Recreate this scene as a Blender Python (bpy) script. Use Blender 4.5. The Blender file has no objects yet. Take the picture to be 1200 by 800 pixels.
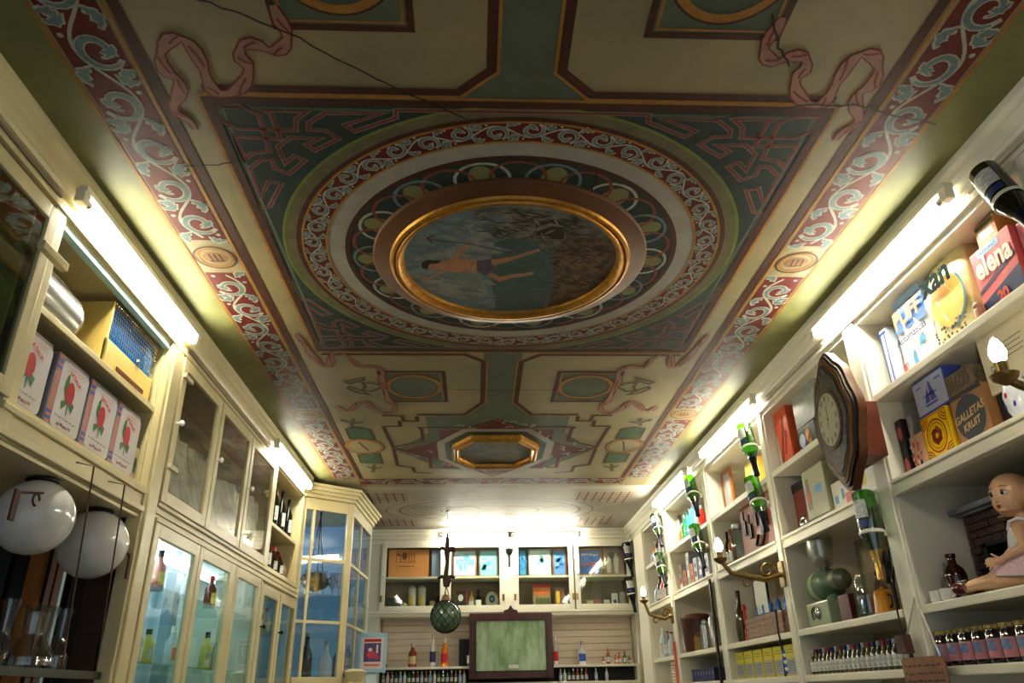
import bpy, bmesh, math, random
from mathutils import Vector, Matrix
random.seed(7)
PI = math.pi
S = bpy.context.scene
COL = S.collection
# ---------------------------------------------------------------- camera, world, exposure
RW = Matrix(((0.99885993, -0.00386259, -0.04758074),
             (-0.04476158, -0.42218313, -0.90540478),
             (-0.01659058, 0.90650234, -0.4218747)))
CZ = 1.5
cd = bpy.data.cameras.new('camera'); cam = bpy.data.objects.new('camera', cd); COL.objects.link(cam)
cd.sensor_width = 36; cd.lens = 26.7; cd.clip_start = 0.05
cam.matrix_world = Matrix.Translation((0, 0, CZ)) @ RW.to_4x4()
S.camera = cam
w = bpy.data.worlds.new('world'); S.world = w; w.use_nodes = True
w.node_tree.nodes['Background'].inputs[0].default_value = (0.75, 0.88, 1.0, 1)
w.node_tree.nodes['Background'].inputs[1].default_value = 0.14
S.view_settings.view_transform = 'Standard'; S.view_settings.look = 'None'
S.view_settings.gamma = 1; S.view_settings.exposure = 2.0; S.view_settings.use_curve_mapping = False
TUBE = 25.0          # emission strength of the fluorescent tubes
BULB = 30.0
H = 3.25             # ceiling height
XL, XR, YB = -1.48, 1.80, 8.95     # front planes of the left, right and back cabinets
# measured points: a photo point turned into a place on one of the room's real planes
def ray(px, py): return RW @ Vector((px-600, 400-py, -890))
def C(px, py):
    r = ray(px, py); k = (H-CZ)/r.z; return (r.x*k, r.y*k)
def onx(px, py, x): r = ray(px, py); k = x/r.x; return (r.y*k, CZ+r.z*k)
def ony(px, py, y): r = ray(px, py); k = y/r.y; return (r.x*k, CZ+r.z*k)
# ---------------------------------------------------------------- materials
def lin(c): return tuple((v/12.92 if v <= .04045 else ((v+.055)/1.055)**2.4) for v in c[:3])+(1,)
MATS = {}
def M(name, col=(.8, .8, .8), rough=.5, metal=0, noise=None, bump=0, emit=0, alpha=1, trans=0, ior=1.45, spec=.5, col2=None, stretch=None, coat=0):
    if name in MATS or col is None: return MATS[name]
    m = bpy.data.materials.new(name); m.use_nodes = True; nt = m.node_tree; b = nt.nodes['Principled BSDF']
    b.inputs['Base Color'].default_value = lin(col); b.inputs['Roughness'].default_value = rough
    b.inputs['Metallic'].default_value = metal; b.inputs['IOR'].default_value = ior
    b.inputs['Specular IOR Level'].default_value = spec
    b.inputs['Transmission Weight'].default_value = trans; b.inputs['Alpha'].default_value = alpha
    b.inputs['Coat Weight'].default_value = coat
    if emit: b.inputs['Emission Color'].default_value = lin(col); b.inputs['Emission Strength'].default_value = emit
    if noise or bump:
        sc, am = noise or (20, 0)
        tc = nt.nodes.new('ShaderNodeTexCoord'); mp = nt.nodes.new('ShaderNodeMapping')
        if stretch: mp.inputs['Scale'].default_value = stretch
        nt.links.new(tc.outputs['Object'], mp.inputs[0])
        n = nt.nodes.new('ShaderNodeTexNoise'); n.inputs['Scale'].default_value = sc; n.inputs['Detail'].default_value = 5
        n.inputs['Roughness'].default_value = .65
        nt.links.new(mp.outputs[0], n.inputs['Vector'])
        if am:
            r = nt.nodes.new('ShaderNodeValToRGB'); c1 = lin(col)
            c2 = lin(col2) if col2 else tuple(v*(1-am) for v in c1[:3])+(1,)
            r.color_ramp.elements[0].position = .36; r.color_ramp.elements[1].position = .62
            r.color_ramp.elements[0].color = c2; r.color_ramp.elements[1].color = c1
            nt.links.new(n.outputs[0], r.inputs[0]); nt.links.new(r.outputs[0], b.inputs['Base Color'])
        if bump:
            bp = nt.nodes.new('ShaderNodeBump'); bp.inputs['Strength'].default_value = bump; bp.inputs['Distance'].default_value = .01
            nt.links.new(n.outputs[0], bp.inputs['Height']); nt.links.new(bp.outputs[0], b.inputs['Normal'])
    MATS[name] = m; return m
def glass_mat(name, col=(1, 1, 1), gloss=.12, rough=.02):
    if name in MATS: return MATS[name]
    m = bpy.data.materials.new(name); m.use_nodes = True; nt = m.node_tree; nt.nodes.clear()
    o = nt.nodes.new('ShaderNodeOutputMaterial'); mx = nt.nodes.new('ShaderNodeMixShader')
    t = nt.nodes.new('ShaderNodeBsdfTransparent'); g = nt.nodes.new('ShaderNodeBsdfGlossy'); f = nt.nodes.new('ShaderNodeFresnel')
    t.inputs[0].default_value = lin(col); g.inputs['Roughness'].default_value = rough
    ad = nt.nodes.new('ShaderNodeMath'); ad.inputs[1].default_value = gloss; f.inputs[0].default_value = 1.45
    ge = nt.nodes.new('ShaderNodeNewGeometry'); iv = nt.nodes.new('ShaderNodeMath'); iv.operation = 'SUBTRACT'; iv.inputs[0].default_value = 1
    ml = nt.nodes.new('ShaderNodeMath'); ml.operation = 'MULTIPLY'; nt.links.new(ge.outputs['Backfacing'], iv.inputs[1])
    nt.links.new(f.outputs[0], ad.inputs[0]); nt.links.new(ad.outputs[0], ml.inputs[0]); nt.links.new(iv.outputs[0], ml.inputs[1]); nt.links.new(ml.outputs[0], mx.inputs[0])
    nt.links.new(t.outputs[0], mx.inputs[1]); nt.links.new(g.outputs[0], mx.inputs[2]); nt.links.new(mx.outputs[0], o.inputs[0])
    MATS[name] = m; return m
cream = M('cream_paint', (.86, .82, .68), .38, noise=(3, .12), col2=(.83, .78, .63))
creamy = M('cream_paint_worn', (.81, .76, .58), .4, noise=(2, .2), bump=.03, col2=(.77, .71, .53))
ivory = M('ivory_paint', (.90, .88, .80), .4, noise=(2, .04))
backp = M('shelf_back', (.72, .66, .54), .6, noise=(3, .15))
darkback = M('dark_board', (.42, .38, .31), .7, noise=(4, .2))  # darker brown board, back of the open tin cabinet
black = M('black', (.03, .03, .035), .4); iron = M('wrought_iron', (.09, .07, .055), .5, .6)
brass = M('aged_brass', (.62, .50, .28), .35, .8, noise=(40, .4)); gold = M('gilding', (.78, .55, .22), .35, .75, noise=(30, .35))
chrome = M('chrome', (.8, .8, .8), .15, 1); steel = M('steel', (.66, .66, .64), .3, .9, noise=(25, .2))
mirror = M('mirror_glass', (.80, .82, .78), .03, 1)
white = M('white', (.92, .92, .9), .4); red = M('red', (.75, .10, .08), .45); blue = M('blue', (.15, .3, .7), .45)
pane = glass_mat('window_glass', (.94, .97, .95), .05); gshelf = glass_mat('glass_shelf', (.90, .97, .96), .10)
clearg = glass_mat('clear_glass', (.90, .94, .93), .10)
dwood = M('dark_wood', (.22, .12, .07), .4, noise=(8, .5), stretch=(1, 1, 6)); rwood = M('red_brown_wood', (.42, .20, .12), .4, noise=(10, .35), stretch=(6, 1, 1))
owood = M('orange_wood', (.70, .42, .18), .4, noise=(10, .3), stretch=(1, 1, .1))
# ---------------------------------------------------------------- mesh helpers
class MB:
    def __init__(s): s.b = bmesh.new()
    def box(s, x0, x1, y0, y1, z0, z1, bev=0):
        r = bmesh.ops.create_cube(s.b, size=1)['verts']
        for v in r: v.co = Vector(((x0+x1)/2+v.co.x*(x1-x0), (y0+y1)/2+v.co.y*(y1-y0), (z0+z1)/2+v.co.z*(z1-z0)))
        if bev:
            es = {e for v in r for e in v.link_edges}
            bmesh.ops.bevel(s.b, geom=list(es), offset=bev, segments=2, affect='EDGES', profile=.7)
        return s
    def lathe(s, prof, c=(0, 0, 0), seg=20, axis='z', M_=None):
        rings = []
        for r, h in prof:
            ring = []
            for i in range(seg):
                a = 2*PI*i/seg
                p = Vector((r*math.cos(a), r*math.sin(a), h))
                if axis == 'x': p = Vector((p.z, p.x, p.y))
                if axis == 'y': p = Vector((p.x, p.z, p.y))
                if M_: p = M_ @ p
                ring.append(s.b.verts.new(p+Vector(c)))
            rings.append(ring)
        for a, b in zip(rings, rings[1:]):
            for i in range(seg): s.b.faces.new((a[i], a[(i+1) % seg], b[(i+1) % seg], b[i]))
        if prof[0][0] > 1e-4: s.b.faces.new(rings[0][::-1])
        if prof[-1][0] > 1e-4: s.b.faces.new(rings[-1])
        return s
    def tube(s, pts, r, seg=8, closed=False):
        pts = [Vector(p) for p in pts]; n = len(pts); rings = []
        rr = r if isinstance(r, (list, tuple)) else [r]*n
        up = Vector((0, 0, 1)); last = None
        for i, p in enumerate(pts):
            a = pts[i-1] if (i > 0 or closed) else p; b = pts[(i+1) % n] if (i < n-1 or closed) else p
            t = (b-a).normalized()
            if last is None:
                u = t.cross(up)
                if u.length < .05: u = t.cross(Vector((1, 0, 0)))
            else: u = last - t*last.dot(t)
            u.normalize(); last = u; v = t.cross(u)
            rings.append([s.b.verts.new(p+(u*math.cos(2*PI*k/seg)+v*math.sin(2*PI*k/seg))*rr[i]) for k in range(seg)])
        m = n if closed else n-1
        for i in range(m):
            a, b = rings[i], rings[(i+1) % n]
            for k in range(seg): s.b.faces.new((a[k], a[(k+1) % seg], b[(k+1) % seg], b[k]))
        if not closed: s.b.faces.new(rings[0][::-1]); s.b.faces.new(rings[-1])
        return s
    def ball(s, c, r, seg=16, sc=(1, 1, 1)):
        v = bmesh.ops.create_uvsphere(s.b, u_segments=seg, v_segments=max(6, seg*2//3), radius=r)['verts']
        for q in v: q.co = Vector((q.co.x*sc[0], q.co.y*sc[1], q.co.z*sc[2]))+Vector(c)
        return s
    def prism(s, poly, y0, y1, plane='xz'):
        def P(a, b, d): return (a, d, b) if plane == 'xz' else ((d, a, b) if plane == 'yz' else (a, b, d))
        A = [s.b.verts.new(P(a, b, y0)) for a, b in poly]; B = [s.b.verts.new(P(a, b, y1)) for a, b in poly]
        s.b.faces.new(A); s.b.faces.new(B[::-1]); n = len(poly)
        for i in range(n): s.b.faces.new((A[i], A[(i+1) % n], B[(i+1) % n], B[i]))
        return s
    def sweep(s, prof, p0, p1, out):
        # extrude a profile [(outward, z)] between two ground points
        A = [s.b.verts.new((p0[0]+out[0]*u, p0[1]+out[1]*u, z)) for u, z in prof]
        B = [s.b.verts.new((p1[0]+out[0]*u, p1[1]+out[1]*u, z)) for u, z in prof]
        n = len(prof)
        for i in range(n): s.b.faces.new((A[i], A[(i+1) % n], B[(i+1) % n], B[i]))
        s.b.faces.new(A); s.b.faces.new(B[::-1]); return s
    def build(s, name, mat, parent=None, smooth=False, label=None, angle=None):
        bmesh.ops.recalc_face_normals(s.b, faces=s.b.faces)
        me = bpy.data.meshes.new(name); s.b.to_mesh(me); s.b.free()
        if mat: me.materials.append(mat)
        if smooth:
            me.polygons.foreach_set('use_smooth', [True]*len(me.polygons))
            me.set_sharp_from_angle(angle=math.radians(angle or 40))
        o = bpy.data.objects.new(name, me); COL.objects.link(o)
        if parent: o.parent = parent
        if label: o['label'] = label
        return o
def box(name, mat, parent, x0, x1, y0, y1, z0, z1, bev=0, **k): return MB().box(x0, x1, y0, y1, z0, z1, bev).build(name, mat, parent, **k)
def thing(name, label, cat, loc=(0, 0, 0), rz=0, group=None):
    o = bpy.data.objects.new(name, None); COL.objects.link(o); o.empty_display_size = .05
    o.location = loc; o.rotation_euler = (0, 0, rz); o['label'] = label; o['category'] = cat
    if group: o['group'] = group
    return o
def tag(o, label, cat, group=None):
    o['label'] = label; o['category'] = cat
    if group: o['group'] = group
    return o
def struct(o): o['kind'] = 'structure'; return o
def dup(root, loc, rz=None, label=None, group=None):
    r = root.copy(); COL.objects.link(r); r.location = loc
    if rz is not None: r.rotation_euler = (root.rotation_euler[0], root.rotation_euler[1], rz)
    if label: r['label'] = label
    if group: r['group'] = group
    for ch in list(root.children):
        c = ch.copy(); COL.objects.link(c); c.parent = r
        for g in list(ch.children):
            d = g.copy(); COL.objects.link(d); d.parent = c
    return r
def flat(name, mat, parent, polys, loc=(0, 0, 0), rot=(0, 0, 0)):
    # printed patches: polygons in x-z of the parent (front faces -y), given as list of point lists
    b = bmesh.new()
    for p in polys: b.faces.new([b.verts.new((q[0], 0, q[1])) for q in p])
    me = bpy.data.meshes.new(name); b.to_mesh(me); b.free(); me.materials.append(mat)
    o = bpy.data.objects.new(name, me); COL.objects.link(o); o.parent = parent; o.location = loc; o.rotation_euler = rot
    return o
def rect(x0, x1, z0, z1): return [(x0, z0), (x1, z0), (x1, z1), (x0, z1)]
def disc(cx, cz, rx, rz=None, n=20, a0=0, a1=2*PI): rz = rz or rx; return [(cx+rx*math.cos(a0+(a1-a0)*i/n), cz+rz*math.sin(a0+(a1-a0)*i/n)) for i in range(n)]
def text(body, size, mat, parent, x, z, y=-.001, rot=0, sx=1, shear=0, bold=0, name='lettering'):
    c = bpy.data.curves.new(name, 'FONT'); c.body = body; c.size = size; c.align_x = 'CENTER'; c.align_y = 'CENTER'
    c.shear = shear; c.offset = bold; c.resolution_u = 3; c.space_line = .8
    t = bpy.data.objects.new('tmp', c); COL.objects.link(t)
    dg = bpy.context.evaluated_depsgraph_get(); me = bpy.data.meshes.new_from_object(t.evaluated_get(dg))
    bpy.data.objects.remove(t); bpy.data.curves.remove(c)
    me.name = name; me.materials.clear(); me.materials.append(mat)
    for v in me.vertices: v.co.x *= sx
    o = bpy.data.objects.new(name, me); COL.objects.link(o); o.parent = parent
    o.location = (x, y, z); o.rotation_euler = (PI/2, rot, 0); return o
def scrib(par, mat, x0, x1, rows, y=-.002, h=.004, seed=1):
    # lines of writing too small or too far to read: broken strokes
    rnd = random.Random(seed); polys = []
    for z in rows:
        x = x0
        while x < x1:
            L = rnd.uniform(.2, .9)*(x1-x0)*.16; x2 = min(x+L, x1); dz = rnd.uniform(-.3, .3)*h
            polys.append([(x, z+dz), (x2, z+dz), (x2, z+dz+h), (x, z+dz+h)]); x = x2+(x1-x0)*.035
    o = flat('lettering', mat, par, polys, (0, y, 0)); o['kind'] = 'stuff'; return o
# ---------------------------------------------------------------- structure
def slab(name, mat, *a): return struct(MB().box(*a).build(name, mat))
floor_m = M('grey_tile', (.45, .42, .36), .5, noise=(3, .2))
slab('floor', floor_m, -2.3, 2.6, -.5, 9.8, -.1, 0)
ceil_m = M('painted_plaster', (.60, .53, .37), .5, noise=(2.2, .3), bump=.03, col2=(.50, .47, .33))
ceiling = struct(MB().box(-2.3, 2.6, -.5, 9.8, H, H+.1).build('ceiling', ceil_m))
slab('wall_left', backp, -2.3, -2.1, -.5, 9.8, 0, H)
slab('wall_right', backp, 2.26, 2.6, -.5, 9.8, 0, H)
slab('wall_back', M('pink_boards', (.86, .75, .64), .5, noise=(3, .08)), -2.1, 2.25, 9.35, 9.8, 0, H)
# cornices: a stepped moulding along each side (outward distance from the cabinet front, height)
def cornice_prof(k=1): return [(0, 3.085), (.018*k, 3.085), (.018*k, 3.10), (.006*k, 3.11), (.006*k, 3.135), (.022*k, 3.14), (.028*k, 3.155), (.022*k, 3.165), (.034*k, 3.18), (.05*k, 3.195), (.05*k, 3.21), (.066*k, 3.225), (.07*k, 3.2495), (-.02, 3.2495), (-.02, 3.085)]
struct(MB().sweep(cornice_prof(), (XL, -.4), (XL, 6.6), (1, 0)).build('trim_1', creamy))
struct(MB().sweep(cornice_prof(), (XR, -.4), (XR, 9.0), (-1, 0)).build('trim_2', ivory))
struct(MB().sweep(cornice_prof(), (XL-.4, YB), (XR, YB), (0, -1)).build('trim_3', ivory))
# long ridge the lamps are fixed to (frieze boards above the cabinets)
struct(box('trim_4', creamy, None, XL-.04, XL, -.4, 6.6, 3.085, 3.2495))
struct(box('trim_5', ivory, None, XR, XR+.04, -.4, 9.0, 3.085, 3.2495))
struct(box('trim_6', ivory, None, XL-.5, XR+.3, YB, YB+.04, 3.12, 3.2495))
# ---------------------------------------------------------------- the painted ceiling: flat paint, layer on layer
XC, YC = .155, 2.90
beige = (.62, .54, .37)
pm = lambda n, c, a=.25, s=14: M('paint_'+n, c, .55, noise=(s, a), spec=.22)
P_green = pm('grey_green', (.36, .39, .31), .2, 5); P_dark = pm('dark_green', (.17, .23, .21), .3); P_olive = pm('olive', (.50, .50, .31), .25, 4)
P_red = pm('dark_red', (.40, .12, .10), .35); P_rose = pm('rose', (.52, .26, .21), .3); P_line = pm('red_line', (.50, .17, .14)); P_brown = pm('brown', (.30, .17, .12), .3)
P_gold = pm('ochre', (.66, .45, .18), .3); P_pale = pm('pale', (.68, .68, .60), .3, 30); P_blue = pm('slate_blue', (.42, .49, .49), .3, 30)
P_white = pm('grey_white', (.62, .60, .55), .15, 10); P_lime = pm('moss', (.45, .50, .22)); P_shadow = pm('umber', (.33, .27, .20), .3); P_leaf = pm('leaf_green', (.27, .37, .25), .3)
P_lav = pm('lavender', (.70, .68, .66), .15, 6); P_beige = pm('beige', beige, .2, 3)
class Art:
    def __init__(s): s.v = []; s.f = []; s.k = 0; s.z = []
    def poly(s, pts): n = len(s.v); s.v += [tuple(p) for p in pts]; s.f.append(tuple(range(n, n+len(pts)))); s.step(); return s
    def step(s):
        s.k += 1; s.z += [(s.k % 40)*8e-6]*(len(s.v)-len(s.z))
    def stroke(s, pts, wd, closed=False, off=0, taper=None):
        n = len(pts); base = len(s.v); P = [Vector(p[:2]) for p in pts]
        for i in range(n):
            a = P[i-1] if (i or closed) else None; b = P[(i+1) % n] if (i < n-1 or closed) else None
            d1 = (P[i]-a) if a is not None else None; d2 = (b-P[i]) if b is not None else None
            if d1 is None or d1.length < 1e-6: d1 = d2
            if d2 is None or d2.length < 1e-6: d2 = d1
            d1 = d1.normalized(); d2 = d2.normalized(); t = d1+d2
            t = d1 if t.length < 1e-4 else t.normalized()
            nn = Vector((-t.y, t.x)); k = 1/max(.38, nn.dot(Vector((-d1.y, d1.x))))
            hw = (taper[i] if taper else wd)/2
            s.v += [tuple(P[i]+nn*k*(off+hw)), tuple(P[i]+nn*k*(off-hw))]
        for i in range(n if closed else n-1):
            a, b = base+2*i, base+2*((i+1) % n); s.f.append((a, a+1, b+1, b))
        s.step(); return s
    def ring(s, c, r0, r1, n=96, ry=1):
        b = len(s.v)
        for i in range(n):
            a = 2*PI*i/n; s.v += [(c[0]+r0*math.cos(a), c[1]+r0*math.sin(a)*ry), (c[0]+r1*math.cos(a), c[1]+r1*math.sin(a)*ry)]
        for i in range(n): j = (i+1) % n; s.f.append((b+2*i, b+2*i+1, b+2*j+1, b+2*j))
        s.step(); return s
    def build(s, name, mat, layer, parent=None, z=H):
        me = bpy.data.meshes.new(name); me.from_pydata([(p[0], p[1], z-.0005*layer-q) for p, q in zip(s.v, s.z)], [], s.f); me.materials.append(mat)
        o = bpy.data.objects.new(name, me); COL.objects.link(o); o.parent = parent or ceiling; return o
def mx(p): return (2*XC-p[0], p[1])
def my(p): return (p[0], 2*YC-p[1])
def K(lst, x0=0, y0=0, sc=1): return [C(x0+a/sc, y0+b/sc) for a, b in lst]
def sym(art, pts, wd, closed=False, ysym=False, off=0, **k):
    art.stroke(pts, wd, closed, off, **k); q = [mx(p) for p in pts]; art.stroke(q, wd, closed, -off, **k)
    if ysym: art.stroke([my(p) for p in pts], wd, closed, -off, **k); art.stroke([my(p) for p in q], wd, closed, off, **k)
def symp(art, pts, ysym=False):
    art.poly(pts); art.poly([mx(p) for p in pts])
    if ysym: art.poly([my(p) for p in pts]); art.poly([my(mx(p)) for p in pts])
R4 = lambda x0, x1, y0, y1: [(x0, y0), (x1, y0), (x1, y1), (x0, y1)]
# side strips
a = Art(); a.poly(R4(-1.42, XC-1.40, .3, 6.9)).poly(R4(XC+1.40, 1.74, .3, 6.9)); a.build('painted_margin', P_olive, 1)
# bands
segs = [(.9, 2.76), (3.03, 4.82), (5.06, 6.62)]
bx = 1.29
a = Art()
for s0, s1 in segs:
    for sg in (-1, 1): x = XC+sg*bx; a.poly(R4(x-.088, x+.088, s0, s1))
a.poly(R4(XC-1.19, XC+1.19, 6.64, 6.82)); a.ring((XC, YC), .80, .90); band_ground = a.build('painted_band_ground', P_red, 1.9)
def scroll_art(mp, s0, s1, hw, lines, leaves, lw, unit):
    n = max(1, round((s1-s0)/unit)); u = (s1-s0)/n
    for i in range(n):
        sg = 1 if i % 2 else -1; a0 = s0+i*u
        # stem swings over, then rolls into a spiral with a leaf at its heart
        st = [(a0+u*t, sg*hw*.62*math.sin(PI*t)) for t in [k/8 for k in range(9)]]
        lines.stroke([mp(*q) for q in st], lw)
        c = (a0+u*.55, -sg*hw*.15); sp = []
        for k in range(19):
            th = k/18*2.35*PI; r = hw*(.80-.52*k/18); ph = -PI/2*sg+sg*th+PI*(.15 if sg > 0 else -.15)
            sp.append((c[0]+r*math.cos(ph)*1.1, c[1]+r*math.sin(ph)))
        wd = [hw*.24*math.sin(PI*min(1, (k+1.5)/19))**.8 for k in range(19)]
        lines.stroke([mp(*q) for q in sp], 0, taper=[v+lw*1.0 for v in wd]); leaves.stroke([mp(*q) for q in sp[1:-1]], 0, taper=wd[1:-1])
        def leaf(x, y, ang, L, W_):
            pts = []
            bend = lambda u: .22*L*math.sin(PI*u)*sg
            for k in range(13):
                t = k/12; pts.append((L*t, W_*math.sin(PI*t)**.7*(1+.30*math.cos(7*PI*t))))
            pts = pts+[(p[0], -p[1]*.7) for p in pts[::-1][1:-1]]
            for f, art in ((1.0, lines), (.66, leaves)):
                r_ = [(L*.5+(p[0]-L*.5)*(f+.12 if f < 1 else 1), p[1]*f+bend(p[0]/L)) for p in pts]
                q = [(x+math.cos(ang)*p[0]-math.sin(ang)*p[1], y+math.sin(ang)*p[0]+math.cos(ang)*p[1]) for p in r_]
                art.poly([mp(*z) for z in q])
        leaf(c[0]+hw*.1, c[1], sg*1.0+PI, hw*.8, hw*.26)
        leaf(a0+u*.12, sg*hw*.42, sg*2.2, hw*1.05, hw*.30)
        leaf(a0+u*.80, sg*hw*.38, sg*.35, hw*1.2, hw*.32)
        leaf(a0+u*.95, -sg*hw*.25, -sg*1.2, hw*1.0, hw*.28)
        for dx, dy in ((.3, .8), (.05, -.7), (.9, -.8)):
            x, y = a0+u*dx, sg*hw*dy; rr = hw*.12
            lines.poly([mp(x+rr*math.cos(k*PI/3), y+rr*math.sin(k*PI/3)) for k in range(6)])
ln, lf = Art(), Art()
for s0, s1 in segs:
    for sg in (-1, 1): scroll_art(lambda s, t, x=XC+sg*bx, g=sg: (x+t*g, s), s0+.02, s1-.02, .084, ln, lf, .0115, .225)
scroll_art(lambda s, t: (s, 6.73+t), XC-1.17, XC+1.17, .075, ln, lf, .012, .26)
def pol(s, t): return (XC+(.85+t)*math.cos(s/.85), YC+(.85+t)*math.sin(s/.85))
scroll_art(pol, 0, 2*PI*.85, .046, ln, lf, .0075, .125)
ln.build('painted_scroll_stem', P_pale, 3); lf.build('painted_scroll_leaf', P_blue, 4)
# band edges
g, br, ova = Art(), Art(), Art()
for sg in (-1, 1):
    for d in (-.102, .102):
        x = XC+sg*bx+d; g.stroke([(x, .9), (x, 6.9)], .012)
        if sg*d < 0: br.stroke([(x-sg*.03, .9), (x-sg*.03, 6.64)], .035)
    for y in (2.90, 4.94):
        c = (XC+sg*bx, y); ova.ring(c, .0001, .055, 32, .8); [br.stroke([(c[0]+u, c[1]-.03), (c[0]+u+.006, c[1]+.03)], .008) for u in (-.022, 0, .022)]; br.stroke([(c[0]-.03, c[1]+.03), (c[0]+.035, c[1]+.026)], .007); g.ring(c, .066, .078, 32, 1.0); br.ring(c, .085, .093, 32, 1.0)
ova.build('painted_roundel', pm('dull_ochre', (.58, .43, .26), .3), 2)
for y in (6.63, 6.83): g.stroke([(XC-1.19, y), (XC+1.19, y)], .012)
# panels between the medallion and the octagon (mirrored towards the door)
pL = [(XC-1.02, 3.93), (XC-.215, 3.93), (XC-.11, 4.03), (XC-.11, 4.70), (XC-.23, 4.94), (-.40, 4.94)]
for f in (0, 1):
    q = [my(p) for p in pL] if f else pL
    o = 1 if not f else -1
    for side in (0, 1):
        r = [mx(p) for p in q] if side else q; oo = -o if side else o
        br.stroke(r, .030, off=0); g.stroke(r, .010, off=-oo*.022)
gr = Art(); gr.poly([(XC-.11, 3.88), (XC+.11, 3.88), (XC+.11, 4.70), (XC+.24, 4.96), (XC+.50, 4.98), (XC+.50, 5.35), (XC+.78, 5.78), (XC+.45, 6.28), (XC, 6.45), (XC-.45, 6.28), (XC-.78, 5.78), (XC-.50, 5.35), (XC-.50, 4.98), (XC-.24, 4.96), (XC-.11, 4.70)])
gr.poly([(XC-.11, 1.80), (XC-.11, 1.1), (XC+.11, 1.1), (XC+.11, 1.80)]); gr.poly([(XC-.22, 1.92), (XC-.11, 1.80), (XC+.11, 1.80), (XC+.22, 1.92)])
# square tablets with rings
for y0, y1 in ((4.18, 4.685), (1.115, 1.62)):
    for sg in (-1, 1):
        x0, x1 = sorted((XC+sg*.345, XC+sg*.73)); gr.poly(R4(x0, x1, y0, y1))
        br.stroke(R4(x0, x1, y0, y1), .022, True); g.stroke(R4(x0+.022, x1-.022, y0+.022, y1-.022), .008, True)
        g.ring(((x0+x1)/2, (y0+y1)/2), .150, .176, 40, 1.15); br.ring(((x0+x1)/2, (y0+y1)/2), .176, .183, 40, 1.15)
gr.build('painted_panel', P_green, 1)
# the square round the medallion
sq = R4(XC-1.02, XC+1.02, 1.925, 3.875)
Art().poly(sq).build('painted_square', P_dark, 1.5)
br.stroke(sq, .03, True); g.stroke(R4(XC-1.045, XC+1.045, 1.90, 3.90), .012, True)
Art().stroke(R4(XC-.985, XC+.985, 1.96, 3.84), .012, True).build('painted_square_line', P_green, 2)
Art().ring((XC, YC), .90, .965).build('painted_ring', pm('drab', (.42, .39, .27)), 2)
Art().ring((XC, YC), .965, .978).build('painted_moss_line', P_lime, 3)
br.ring((XC, YC), .900, .922); g.ring((XC, YC), .892, .902); g.ring((XC, YC), .793, .803)
Art().ring((XC, YC), .715, .793).build('painted_white_ring', P_white, 2.1)
br.ring((XC, YC), .700, .722); Art().ring((XC, YC), .50, .705).build('painted_dark_ring', P_dark, 1.8)
# interlaced fans round the frame
N = 28
fans = {k: Art() for k in 'wrb'}; fill = Art()
for i in range(N):
    a0 = 2*PI*i/N
    def arch(c, half, top, n=12): return [(XC+(.59+top*math.sin(PI*k/n))*math.cos(c-half*math.cos(PI*k/n)), YC+(.59+top*math.sin(PI*k/n))*math.sin(c-half*math.cos(PI*k/n))) for k in range(n+1)]
    if i % 2 == 0: fill.poly(arch(a0, .085, .085))
    fans['wrbr'[i % 4]].stroke(arch(a0, .175, .098), .013)
fill.build('painted_fan', P_olive, 2.3)
fans['w'].build('painted_fan_line', P_pale, 3); fans['r'].build('painted_fan_line', P_rose, 3.4); fans['b'].build('painted_fan_line', P_blue, 3.8)
# angular knot work in the four spandrels
l1 = [(95, 60), (235, 65), (345, 110), (405, 315), (310, 325), (270, 360), (212, 232), (465, 248), (410, 105), (370, 90), (610, 97), (550, 140), (550, 200), (230, 190), (130, 140)]
l2 = [(1130, 88), (1100, 90), (1100, 130), (875, 205), (820, 170), (1020, 108), (705, 105), (620, 160), (620, 195), (710, 200), (785, 245), (655, 310), (605, 280), (680, 245), (520, 240), (450, 290), (490, 380), (540, 340), (600, 365), (510, 440), (435, 410), (415, 360), (360, 360), (295, 410), (355, 570), (400, 480), (470, 495), (405, 620), (345, 625), (400, 760)]
k1, k2 = Art(), Art()
for l, cl in ((l1, True), (l2, False)):
    q = K(l, 230, 110, 4.704)
    if not cl: q = [(XC-.0005, q[0][1])]+q
    sym(k1, q, .020, cl, True); sym(k2, q, .009, cl, True)
k1.build('painted_knot_edge', pm('knot_grey', (.45, .43, .38)), 2); k2.build('painted_knot', P_line, 3)
# fretwork and tablets beside the octagon
F = lambda l: K(l, 380, 400, 5)
for l in ([(545, 437), (545, 465), (465, 465), (455, 435), (430, 433), (340, 433)], [(345, 495), (405, 618), (580, 582), (570, 515), (555, 503), (860, 503), (1025, 452)],
          [(345, 495), (445, 495), (440, 462)], [(405, 620), (620, 682), (625, 738), (850, 742), (995, 787)], [(405, 620), (430, 725), (520, 737), (530, 765), (630, 770)]):
    sym(br, F(l), .026); sym(g, F(l), .007, off=.018)
for l in ([(125, 510), (190, 500), (270, 515), (295, 570), (150, 570)], [(195, 660), (325, 655), (345, 715), (215, 710)]):
    t = Art(); symp(t, F(l)); t.build('painted_tablet', P_leaf, 2); sym(br, F(l), .012, True)
for sg in (-1, 1): c = C(380+235/5, 400+615/5); c = c if sg < 0 else mx(c); g.ring(c, .12, .145, 32, 1.3); br.ring(c, .147, .153, 32, 1.3); br.stroke([(c[0]-.03, c[1]-.12), (c[0]+.02, c[1]+.12)], .012)
g.build('painted_gold_line', P_gold, 4); br.build('painted_brown_line', P_brown, 3)
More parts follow.
